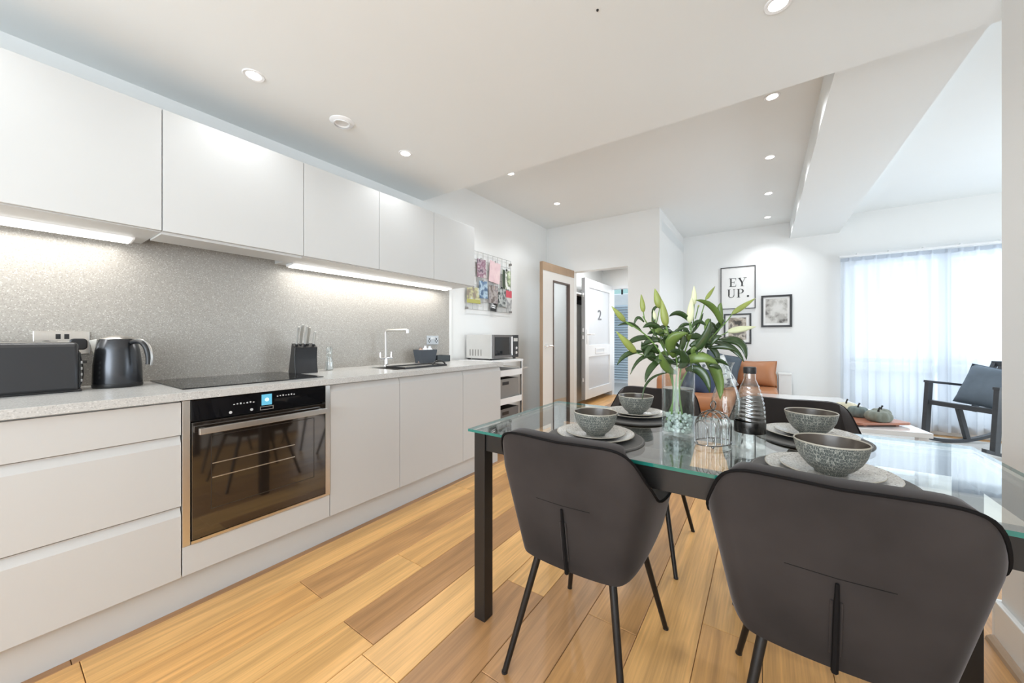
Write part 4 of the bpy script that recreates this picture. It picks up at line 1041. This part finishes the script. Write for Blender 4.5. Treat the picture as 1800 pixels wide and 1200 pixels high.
# ------------------------------------------------------------------ lilies
RV = Vector((math.cos(YAW), math.sin(YAW), 0)); FV = Vector((-math.sin(YAW), math.cos(YAW), 0)); W0 = -math.sin(YAW) * VX + math.cos(YAW) * VY
def bq(a, b, d=0.):
    """bouquet points in image pixels: a right, b down (projected through the camera to the vase depth), d metres back"""
    k_ = (W0 + d) / 640  # metres per image pixel at this depth
    p = RV * ((a - 900) * k_) + FV * (W0 + d); return Vector((p.x, p.y, H - (b - 593.3) * k_))
def leaf(parent, p0, p1, p2, wd, mat, roll=0.):
    n_ = 9; c = bez([p0, p1, p2], n_); bm = new(); rows = []
    for i, p in enumerate(c):
        t = i / n_; d = (c[min(i + 1, n_)] - c[max(i - 1, 0)]).normalized()
        view = (p - Vector((0, 0, H))).normalized()
        side = d.cross(view)
        side = side.normalized() if side.length > .05 else RV.copy()
        side = Matrix.Rotation(roll, 3, d) @ side
        nrm = side.cross(d).normalized()
        hw = wd * .40 * (math.sin(PI * min(1, t * .92 + .08)) ** .75) * (1 if t < 1 else 0)
        hw = max(hw, .0006)
        rows.append([bm.verts.new(p - side * hw + nrm * hw * .25), bm.verts.new(p - side * hw * .5 + nrm * hw * .03), bm.verts.new(p), bm.verts.new(p + side * hw * .5 + nrm * hw * .03), bm.verts.new(p + side * hw + nrm * hw * .25)])
    for i in range(n_):
        for j in range(4): bm.faces.new((rows[i][j], rows[i][j + 1], rows[i + 1][j + 1], rows[i + 1][j]))
    o = obj('leaf', bm, mat, parent, smooth=True, angle=180); s = o.modifiers.new('t', 'SOLIDIFY'); s.thickness = .0008
    return o
def bud(parent, p0, p1, r_, mat):
    bm = new(); d = (p1 - p0); L = d.length; n_ = 12; pts = []; rr = []
    for i in range(n_ + 1):
        t = i / n_; pts.append(p0 + d * t); rr.append(max(.0008, r_ * (math.sin(PI * (t ** .72) * .97 + .05) ** .8) * (1 - .25 * t)) if i < n_ else .0008)
    tube(bm, pts, rr, 12)
    ax = d.normalized()
    for v_ in bm.verts:   # six shallow furrows between the petals
        q = v_.co - p0; q2 = q - ax * q.dot(ax)
        if q2.length > 1e-5:
            e1 = ax.orthogonal().normalized(); e2 = ax.cross(e1); a = math.atan2(q2.dot(e2), q2.dot(e1))
            v_.co -= q2 * .10 * (1 + math.cos(3 * a))
    return obj('bud', bm, mat, parent, smooth=True, angle=180)
def lily(label, pts, leaves, buds):
    base = bq(*pts[0]); t = thing('lily_stem', label, 'lily', base, group='white lilies in the vase')
    P = [bq(*p) for p in pts]; c = [Vector(q) for q in cat([tuple(p) for p in P], 24)]
    bm = new(); tube(bm, c, [.0032 * (1 - .3 * i / 24) for i in range(25)], 8); obj('stem', bm, M_stem, t, smooth=True)
    for lv in list(leaves) + next(EXI):
        p0, p1, p2, wd = lv[:4]; mt = lv[4] if len(lv) > 4 else M_green
        leaf(t, bq(*p0), bq(*p1), bq(*p2), wd, mt, R.uniform(-.45, .45))
    for p0, p1, r_, mt, frm in buds:
        a, b_ = bq(*p0), bq(*p1); f_ = bq(*frm)
        bm = new(); tube(bm, bez([f_, (f_ + a) / 2 + Vector((0, 0, -.004)), a + (b_ - a) * .03], 8), .0020, 6); obj('bud_stalk', bm, M_stem, t, smooth=True)
        bud(t, a, b_, r_, mt)
L2 = M_green2
EX = [[], [], [], [], []]
rl = random.Random(21)
for q, (sx_, sy_, ex_) in enumerate(((1160, 620, -1), (1172, 610, -.4), (1190, 615, 0), (1210, 610, .4), (1238, 612, 1))):
    for i in range(7):
        a_ = sx_ + rl.uniform(-12, 12); b_ = sy_ + rl.uniform(-38, 34); an = rl.uniform(-1.3, 1.3) + ex_ * .7; L_ = rl.uniform(26, 48)
        dz = rl.uniform(-.06, .07); tip = (a_ + L_ * math.sin(an), b_ - L_ * math.cos(an) * .55 + rl.uniform(0, 16), dz)
        EX[q].append(((a_, b_, dz * .3), ((a_ + tip[0]) / 2, (b_ + tip[1]) / 2 - 12, dz), tip, rl.uniform(.018, .034), M_green if rl.random() < .7 else L2))
EXI = iter(EX)
lily('lily stem leaning furthest left, with a green and a yellowish bud',
     [(1196, 742, .01), (1186, 690, .005), (1172, 640, -.01), (1150, 605, -.03), (1128, 583, -.04), (1098, 564, -.05)],
     [((1146, 594, -.03), (1118, 588, -.04), (1100, 608, -.06), .026), ((1130, 618, -.04), (1098, 615, -.05), (1085, 641, -.05), .022),
      ((1160, 630, -.02), (1125, 612, -.04), (1108, 658, -.06), .018), ((1165, 632, -.02), (1140, 640, -.05), (1134, 672, -.07), .028),
      ((1172, 655, -.02), (1130, 660, -.05), (1129, 702, -.06), .010), ((1128, 583, -.04), (1110, 560, -.04), (1086, 572, -.06), .014),
      ((1150, 605, -.03), (1136, 612, -.05), (1133, 628, -.05), .020)],
     [((1099, 565, -.05), (1075, 538, -.06), .012, M_budg, (1112, 574, -.045)), ((1118, 620, -.05), (1083, 582, -.07), .0155, M_budg, (1140, 625, -.03))])
lily('lily stem second from the left with two green upright buds',
     [(1178, 744, -.01), (1184, 690, 0), (1178, 640, .01), (1160, 600, .02), (1142, 575, .02), (1130, 556, .02)],
     [((1165, 580, .02), (1145, 563, .01), (1130, 576, .0), .026), ((1132, 566, .02), (1118, 546, .02), (1114, 575, .02), .014),
      ((1150, 570, .02), (1140, 530, .03), (1168, 540, .03), .014), ((1178, 640, .01), (1130, 630, 0), (1128, 600, -.01), .030),
      ((1150, 590, .02), (1150, 560, .03), (1146, 552, .04), .018, L2), ((1170, 612, .02), (1165, 590, .05), (1140, 600, .05), .024, L2)],
     [((1131, 549, .02), (1127, 517, .02), .0115, M_budg, (1133, 560, .02)), ((1160, 542, .03), (1151, 507, .03), .017, M_budg, (1152, 575, .02)),
      ((1152, 562, .02), (1149, 545, .02), .008, M_budw, (1152, 580, .02))])
lily('middle lily stem with a tall yellow-green bud',
     [(1190, 746, .02), (1188, 690, .01), (1190, 640, .0), (1184, 610, -.02), (1176, 590, -.03), (1171, 572, -.03)],
     [((1186, 628, -.01), (1165, 590, -.05), (1210, 585, -.07), .050, L2), ((1190, 640, 0), (1150, 618, -.05), (1158, 640, -.06), .036),
      ((1188, 625, -.01), (1210, 600, -.04), (1196, 578, -.03), .026), ((1178, 592, -.03), (1195, 572, -.04), (1210, 578, -.04), .014),
      ((1190, 655, 0), (1165, 650, -.05), (1160, 618, -.06), .038, L2), ((1192, 645, 0), (1215, 640, -.06), (1195, 612, -.07), .040),
      ((1173, 580, -.03), (1160, 580, -.02), (1163, 600, -.02), .016)],
     [((1171, 574, -.03), (1163, 526, -.03), .0165, M_budg, (1173, 585, -.03))])
lily('lily stem right of the middle with two pale upright buds',
     [(1202, 744, .01), (1194, 690, -.005), (1198, 640, 0), (1210, 600, .01), (1215, 580, .02), (1214, 565, .02)],
     [((1215, 568, .02), (1195, 540, .02), (1176, 556, .01), .026), ((1216, 575, .02), (1228, 556, .03), (1242, 574, .02), .020),
      ((1216, 585, .02), (1230, 570, .05), (1236, 550, .05), .016), ((1208, 620, .01), (1245, 605, -.04), (1249, 560, -.05), .038),
      ((1200, 640, 0), (1230, 615, -.05), (1262, 640, -.06), .046, L2), ((1205, 650, 0), (1240, 640, -.05), (1248, 690, -.06), .042),
      ((1212, 600, .01), (1200, 585, .03), (1188, 600, .04), .024), ((1213, 590, .02), (1204, 570, .02), (1200, 590, .01), .016)],
     [((1212, 568, .02), (1216, 522, .02), .0155, M_budw, (1213, 580, .02)), ((1220, 536, .05), (1220, 502, .05), .012, M_budw, (1218, 580, .03)),
      ((1240, 527, .06), (1257, 503, .07), .0085, M_budg, (1226, 575, .03)), ((1227, 540, .05), (1229, 535, .05), .004, M_budg, (1222, 560, .04))])
lily('lily stem leaning furthest right with a long green bud and an opening white bud',
     [(1172, 738, .02), (1186, 700, .02), (1206, 655, .03), (1236, 610, .05), (1258, 585, .05), (1276, 566, .05)],
     [((1268, 572, .05), (1258, 530, .04), (1223, 527, .03), .030, L2), ((1266, 570, .05), (1260, 545, .06), (1240, 532, .07), .016),
      ((1260, 600, .05), (1312, 585, .03), (1312, 632, .01), .040), ((1250, 600, .05), (1290, 602, .03), (1308, 636, .0), .030),
      ((1240, 612, .05), (1262, 570, .06), (1275, 560, .07), .030), ((1245, 612, .04), (1275, 605, .0), (1296, 618, -.01), .020),
      ((1232, 620, .04), (1268, 650, -.02), (1266, 702, -.05), .050, L2), ((1258, 585, .05), (1240, 590, .06), (1222, 618, .06), .026),
      ((1262, 580, .05), (1250, 562, .06), (1240, 570, .06), .016), ((1240, 605, .05), (1265, 615, .02), (1262, 640, .01), .026),
      ((1270, 566, .05), (1262, 540, .05), (1268, 532, .05), .024, L2)],
     [((1286, 552, .06), (1328, 524, .06), .0125, M_budg, (1276, 566, .05)), ((1278, 583, .06), (1329, 574, .06), .015, M_budw, (1264, 590, .05))])
#@@PART4
# ------------------------------------------------------------------ framed pictures on the far wall
def frame(label, x0, x1, z0, z1, fw, mat_f, mount, inner=None, mat_in=None):
    r = thing('picture_frame', label, 'picture', ((x0 + x1) / 2, YF, (z0 + z1) / 2), group='framed pictures on the far wall')
    bm = new(); ringframe(bm, x0, x1, z0, z1, x0 + fw, x1 - fw, z0 + fw, z1 - fw, 'y', YF - .022, YF - .001); obj('frame', bm, mat_f, r, bevel=.001)
    obj('mount', box(new(), x0 + fw, x1 - fw, YF - .012, YF - .006, z0 + fw, z1 - fw), mount, r)
    if inner: obj('print', box(new(), inner[0], inner[1], YF - .0135, YF - .0115, inner[2], inner[3]), mat_in, r)
    return r
M_paper = pm('paper_white', (.78, .77, .75), .6, var=.01)
M_ink = pm('black_ink', (.02, .02, .02), .5)
f1 = frame('tall thin black frame reading EY UP. on the far wall', -.515, -.085, 1.525, 2.135, .010, M_black, M_paper)
def glyph(name, polys):
    bm = new()
    for p in polys: prism(bm, p, 'y', YF - .0145, YF - .0118)
    return obj(name, bm, M_ink, f1)
def rc(x0, x1, z0, z1): return [(x0, z0), (x1, z0), (x1, z1), (x0, z1)]
x, z = -.405, 1.850
glyph('letter_e', [rc(x + .012, x + .030, z, z + .122), rc(x, x + .085, z + .1165, z + .122), rc(x, x + .085, z, z + .0055), rc(x + .03, x + .062, z + .059, z + .064),
      [(x + .079, z + .0055), (x + .085, z + .0055), (x + .085, z + .036)], [(x + .079, z + .1165), (x + .085, z + .086), (x + .085, z + .1165)], rc(x + .060, x + .064, z + .046, z + .077)])
x = -.295
glyph('letter_y', [rc(x + .040, x + .058, z, z + .055), [(x + .004, z + .120), (x + .026, z + .120), (x + .058, z + .055), (x + .040, z + .050)], [(x + .084, z + .120), (x + .090, z + .120), (x + .058, z + .055), (x + .052, z + .055)],
      rc(x - .004, x + .038, z + .117, z + .122), rc(x + .066, x + .104, z + .117, z + .122), rc(x + .026, x + .072, z, z + .005)])
x, z = -.430, 1.690
arc = [(x + .050 + .038 * math.cos(a), z + .034 + .034 * math.sin(a)) for a in [PI + PI * i / 14 for i in range(15)]] + [(x + .052 + .027 * math.cos(a), z + .036 + .029 * math.sin(a)) for a in [2 * PI - PI * i / 14 for i in range(15)]]
glyph('letter_u', [rc(x + .012, x + .030, z + .034, z + .122), rc(x + .082, x + .087, z + .034, z + .122), rc(x, x + .042, z + .117, z + .122), rc(x + .070, x + .099, z + .117, z + .122)] + [[arc[i], arc[i + 1], arc[28 - i], arc[29 - i]] for i in range(14)])
x = -.310
bo = [(x + .045 + .040 * math.cos(a), z + .090 + .032 * math.sin(a)) for a in [-PI / 2 + PI * i / 12 for i in range(13)]]; bi = [(x + .042 + .025 * math.cos(a), z + .090 + .027 * math.sin(a)) for a in [-PI / 2 + PI * i / 12 for i in range(13)]]
glyph('letter_p', [rc(x + .012, x + .030, z, z + .122), rc(x, x + .045, z + .117, z + .122), rc(x, x + .042, z, z + .005), rc(x + .03, x + .045, z + .058, z + .063)] + [[bo[i], bo[i + 1], bi[i + 1], bi[i]] for i in range(12)])
bm = new(); lathe(bm, [(0, 0), (.014, 0), (.014, .0027), (0, .0027)], 20); bmesh.ops.rotate(bm, matrix=Matrix.Rotation(PI / 2, 3, 'X'), verts=bm.verts); bmesh.ops.translate(bm, vec=(-.175, YF - .0118, 1.704), verts=bm.verts); obj('full_stop', bm, M_ink, f1)
frame('square black framed sepia photograph right of the EY UP. print', -.02, .325, 1.255, 1.695, .026, M_black, M_paper, (.03, .275, 1.31, 1.645),
      blotch('sepia_print', [(.12, .11, .10), (.42, .40, .37), (.60, .585, .55), (.64, .62, .59)], 7, 5.3))
frame('black framed photograph below the EY UP. print, partly behind the lilies', -.475, -.135, 1.02, 1.457, .022, M_black, M_paper, (-.415, -.195, 1.08, 1.40),
      blotch('brown_print', [(.05, .045, .04), (.30, .25, .20), (.55, .50, .42), (.15, .13, .12)], 9, 2.2))

# ------------------------------------------------------------------ sofa and cushions
def soft(name, bounds, mat, parent, r_=.05, seg=4):
    return obj(name, box(new(), *bounds), mat, parent, bevel=r_, seg=seg, smooth=True, angle=180)
so = thing('corner_sofa', 'tan leather corner sofa against the far wall under the pictures', 'sofa', (-.6, 5.3, 0))
soft('base', (-.99, -.28, 4.36, 6.12, .09, .34), M_leather, so, .03)
soft('base', (-.28, .15, 5.26, 6.12, .09, .34), M_leather, so, .03)
soft('seat_cushion', (-.80, -.27, 4.35, 5.24, .32, .475), M_leather, so)
soft('seat_cushion', (-.80, -.27, 5.25, 5.90, .32, .475), M_leather, so)
soft('seat_cushion', (-.26, .155, 5.24, 5.90, .32, .475), M_leather, so)
soft('backrest', (-1.0, -.80, 4.30, 6.12, .20, .70), M_leather, so, .07)
soft('backrest', (-.80, .155, 5.92, 6.13, .20, .66), M_leather, so, .07)
for x, y in ((-.94, 4.42), (-.34, 4.42), (-.94, 6.05), (.09, 5.32), (.09, 6.05)):
    bm = new(); tube(bm, [(x, y, 0), (x, y, .10)], [.014, .02], 10); obj('foot', bm, M_leg, so)
def pillow(nm_, label, loc, rot, w_, h_, t_, mat, mat2=None, group='sofa cushions', cat_='cushion'):
    r = thing(nm_, label, cat_, loc, group=group); r.rotation_euler = rot
    n_ = 16; bm = new(); gf_ = []; gb_ = []
    for j in range(n_ + 1):
        a, b = [], []
        for i in range(n_ + 1):
            u_, v_ = 2 * i / n_ - 1, 2 * j / n_ - 1
            d = ((1 - abs(u_) ** 2.6) * (1 - abs(v_) ** 2.6)) ** .45
            pin = 1 - .06 * (1 - abs(u_)) * (abs(v_) ** 4) * 1.4; pin2 = 1 - .06 * (1 - abs(v_)) * (abs(u_) ** 4) * 1.4
            x_ = u_ * w_ / 2 * pin2; z_ = v_ * h_ / 2 * pin; wr = .004 * math.sin(7 * u_ + 3 * v_) * d
            a.append(bm.verts.new((x_, -t_ / 2 * d + wr, z_))); b.append(bm.verts.new((x_, t_ / 2 * d + wr, z_)) if 0 < i < n_ and 0 < j < n_ else a[-1])
        gf_.append(a); gb_.append(b)
    for j in range(n_):
        for i in range(n_):
            bm.faces.new((gf_[j][i], gf_[j][i + 1], gf_[j + 1][i + 1], gf_[j + 1][i]))
            bm.faces.new((gb_[j][i], gb_[j + 1][i], gb_[j + 1][i + 1], gb_[j][i + 1]))
    obj('cover', bm, mat, r, world=False, smooth=True, angle=180)
    per = [(u_ * w_ / 2, 0, v_ * h_ / 2) for u_, v_ in [(-1 + 2 * i / 12, -1) for i in range(12)] + [(1, -1 + 2 * i / 12) for i in range(12)] + [(1 - 2 * i / 12, 1) for i in range(12)] + [(-1, 1 - 2 * i / 12) for i in range(12)]]
    per = [(x_ * (1 - .06 * (1 - abs(z_ / (h_ / 2))) * (abs(x_ / (w_ / 2)) ** 4) * 1.4), 0, z_ * (1 - .06 * (1 - abs(x_ / (w_ / 2))) * (abs(z_ / (h_ / 2)) ** 4) * 1.4)) for x_, _, z_ in per]
    bm = new(); tube(bm, per, .005, 6, closed=True); obj('piping', bm, mat2 or mat, r, world=False, smooth=True)
    return r
pillow('back_cushion', 'plump tan leather cushion at the right end of the sofa', (-.10, 5.80, .635), (math.radians(-12), 0, 0), .50, .34, .20, M_leather)
pillow('navy_cushion', 'navy blue cushion on the sofa, seen right of the vase', (-.60, 4.80, .60), (math.radians(-25), math.radians(25), .5), .40, .36, .15, M_navy)
pillow('patterned_cushion', 'white and grey patterned cushion on the sofa between navy and slate cushions', (-.50, 5.15, .655), (math.radians(-20), math.radians(-18), .4), .40, .40, .13, blotch('patterned_fabric', [(.10, .11, .13), (.55, .55, .54), (.66, .66, .65)], 16, 1.4, .9))
pillow('slate_cushion', 'dark slate cushion leaning at the back of the sofa, behind the lilies', (-.45, 5.50, .70), (math.radians(-16), math.radians(14), .25), .42, .42, .14, M_greyf)
wb = thing('side_cabinet', 'small plain white box cabinet at the right end of the sofa', 'cabinet', (.24, 6.06, 0))
obj('body', box(new(), .172, .31, 5.97, 6.17, 0, .62), M_trim, wb, bevel=.003)
obj('top', box(new(), .168, .314, 5.965, 6.17, .62, .638), M_trim, wb, bevel=.002)

rug = new(); box(rug, -.22, 3.3, 2.75, 5.98, .0005, .012)  # pale rug added where the floor reads almost white
rg = thing('rug', 'large added pale cream rug under the coffee table and rocking chair', 'rug', (1.5, 4.4, 0))
obj('pile', rug, pm('cream_rug', (.74, .72, .68), .9, var=.05, scale=60, bump=.4), rg, bevel=.004)
bm = new(); ringframe(bm, -.225, 3.305, 2.745, 5.985, -.205, 3.285, 2.765, 5.965, 'z', .0005, .0132); obj('bound_edge', bm, pm('rug_edge', (.60, .58, .54), .9), rg)
# ------------------------------------------------------------------ coffee table with pumpkins
cdir = Vector((.26, -1.62, 0)).normalized(); cang = math.atan2(cdir.y, cdir.x) + PI / 2
cc = Vector((.445, 4.37, .0135))
ct = thing('coffee_table', 'low white glossy coffee table beyond the dining table', 'coffee table', cc, cang)
obj('top', box(new(), -.375, .375, -.82, .82, .415, .450), M_glossw, ct, world=False, bevel=.004)
obj('lower_shelf', box(new(), -.34, .34, -.78, .78, .12, .14), M_glossw, ct, world=False, bevel=.002)
for sx in (-1, 1):
    for sy in (-1, 1): obj('leg', box(new(), sx * .335 - .025, sx * .335 + .025, sy * .775 - .025, sy * .775 + .025, 0, .415), M_glossw, ct, world=False, bevel=.002)
bd = thing('wooden_board', 'pink-brown wooden serving board on the white coffee table', 'serving board', (.655, 3.80, .464), .62)
bm = new(); prism(bm, rrect(.40, .26, .03, 4), 'z', .012, .030); obj('plank', bm, M_board, bd, world=False, bevel=.004)
for s_ in (-1, 1): obj('foot_rail', box(new(), s_ * .12 - .012, s_ * .12 + .012, -.10, .10, 0, .0125), M_board, bd, world=False)
def pumpkin(x, y, z, r_, hh, mat, label, tilt=0):
    t = thing('pumpkin', label, 'pumpkin', (x, y, z), group='small pumpkins on the coffee table')
    bm = new(); n_, m_ = 48, 14; rings = []
    for j in range(m_ + 1):
        a = PI * j / m_; row = []
        for i in range(n_):
            p = 2 * PI * i / n_; rib = 1 - .20 * abs(math.cos(4.5 * p)) ** 6 * 1.0 * math.sin(a)
            rr = r_ * math.sin(a) ** .7 * rib; zz_ = hh / 2 - hh / 2 * math.cos(a) * (1 - .45 * math.exp(-(math.sin(a) / .35) ** 2)) if 0 < j < m_ else hh / 2 - hh / 2 * math.cos(a) * .55
            row.append(bm.verts.new((rr * math.cos(p), rr * math.sin(p), zz_)))
        rings.append(row)
    for j in range(m_):
        for i in range(n_): bm.faces.new((rings[j][i], rings[j][(i + 1) % n_], rings[j + 1][(i + 1) % n_], rings[j + 1][i]))
    bmesh.ops.remove_doubles(bm, verts=bm.verts, dist=1e-5); mn = min(v_.co.z for v_ in bm.verts)
    bmesh.ops.translate(bm, vec=(0, 0, -mn), verts=bm.verts); bmesh.ops.recalc_face_normals(bm, faces=bm.faces)
    obj('body', bm, mat, t, world=False, smooth=True, angle=180)
    bm = new(); tube(bm, [(0, 0, hh * .55), (0, 0, hh * .85), (.004, .002, hh * 1.0), (.010, .003, hh * 1.12)], [.009, .006, .005, .006], 8); obj('stalk', bm, M_frame, t, world=False, smooth=True)
    return t
pumpkin(.700, 3.735, .4945, .078, .092, M_pump, 'ribbed grey pumpkin at the front of the wooden board')
pumpkin(.745, 3.90, .4945, .06, .085, M_pump, 'smaller grey pumpkin behind the front one on the wooden board')
pumpkin(.61, 3.86, .4945, .065, .095, pm('pumpkin_teal', (.15, .19, .18), .6, var=.2), 'dark green pumpkin at the left of the wooden board')
pumpkin(.585, 4.17, .464, .085, .11, M_pumpw, 'cream pumpkin with a black stalk behind the wooden board')

# ------------------------------------------------------------------ rocking chair
fx, fy = -.824, -.567
rk = thing('rocking_chair', 'dark grey wooden rocking chair in front of the sheer curtain', 'rocking chair', (1.79, 5.53, .0135), math.atan2(fy, fx) - PI / 2)
M_rock = pm('dark_grey_wood', (.055, .06, .068), .4, var=.1, stretch=(1, 1, 4))
def bar(name, a, b, w_, t_, par=rk, mat=M_rock):
    """a rectangular bar between two points: w_ across x, t_ in the plane"""
    a, b = Vector(a), Vector(b); d = (b - a).normalized(); sx = Vector((1, 0, 0)); up = d.cross(sx)
    if up.length < .1: sx = Vector((0, 1, 0)); up = d.cross(sx)
    up.normalize(); sx = up.cross(d).normalized()
    bm = new(); vs2 = []
    for p in (a, b):
        for q, r2 in ((-1, -1), (1, -1), (1, 1), (-1, 1)): vs2.append(bm.verts.new(p + sx * q * w_ / 2 + up * r2 * t_ / 2))
    for f in ((3, 2, 1, 0), (4, 5, 6, 7), (0, 1, 5, 4), (1, 2, 6, 5), (2, 3, 7, 6), (3, 0, 4, 7)): bm.faces.new([vs2[i] for i in f])
    bmesh.ops.recalc_face_normals(bm, faces=bm.faces)
    return obj(name, bm, mat, par, world=False, bevel=.003)
for s_ in (-1, 1):
    X = s_ * .275
    pts = [(y_, .012 + .42 * (y_ + .02) ** 2) for y_ in [-.42 + .80 * i / 16 for i in range(17)]]
    poly = [(y_, z_ - .012) for y_, z_ in pts] + [(y_, z_ + .020) for y_, z_ in reversed(pts)]
    mb_ = new()
    for i in range(16): prism(mb_, [poly[i], poly[i + 1], poly[32 - i], poly[33 - i]], 'x', X - .018, X + .018)
    bmesh.ops.remove_doubles(mb_, verts=mb_.verts, dist=1e-5)
    bmesh.ops.delete(mb_, geom=[f for f in mb_.faces if abs(f.normal.x) < .5 and abs(f.normal.z) < .35 and f.calc_area() < .036 * .04 and not (abs(f.calc_center_median().y + .42) < .01 or abs(f.calc_center_median().y - .38) < .01)], context='FACES_ONLY')
    obj('runner', mb_, M_rock, rk, world=False)
    bar('front_post', (X, .285, .055), (X, .245, .635), .040, .050)
    bar('armrest', (X, .275, .640), (X, -.26, .585), .050, .024)
    bar('seat_rail', (X, .262, .43), (X, -.235, .345), .034, .050)
    bar('rear_leg', (X, -.06, .375), (X, -.155, .03), .034, .045)
    bar('back_post', (X * .93, -.19, .33), (X * .93, -.42, .83), .034, .040)
bar('front_rail', (-.255, .250, .425), (.255, .250, .425), .045, .045)
bar('back_rail', (-.24, -.215, .36), (.24, -.215, .36), .03, .045)
bar('top_rail', (-.275, -.42, .825), (.275, -.42, .825), .030, .055)
for i in range(7): bar('seat_slat', (-.26, .19 - i * .062, .432 - i * .0107), (.26, .19 - i * .062, .432 - i * .0107), .040, .012)
for i in range(5): bar('back_slat', (-.20 + i * .10, -.235, .41), (-.20 + i * .10, -.405, .80), .035, .012)
pw = parent_matrix(rk) @ Vector((.0, -.075, .600))
pillow('blue_cushion', 'blue-grey cushion propped on the rocking chair', pw, (math.radians(-20), math.radians(7), rk.rotation_euler.z + PI), .50, .42, .17, M_blueg, group=None)
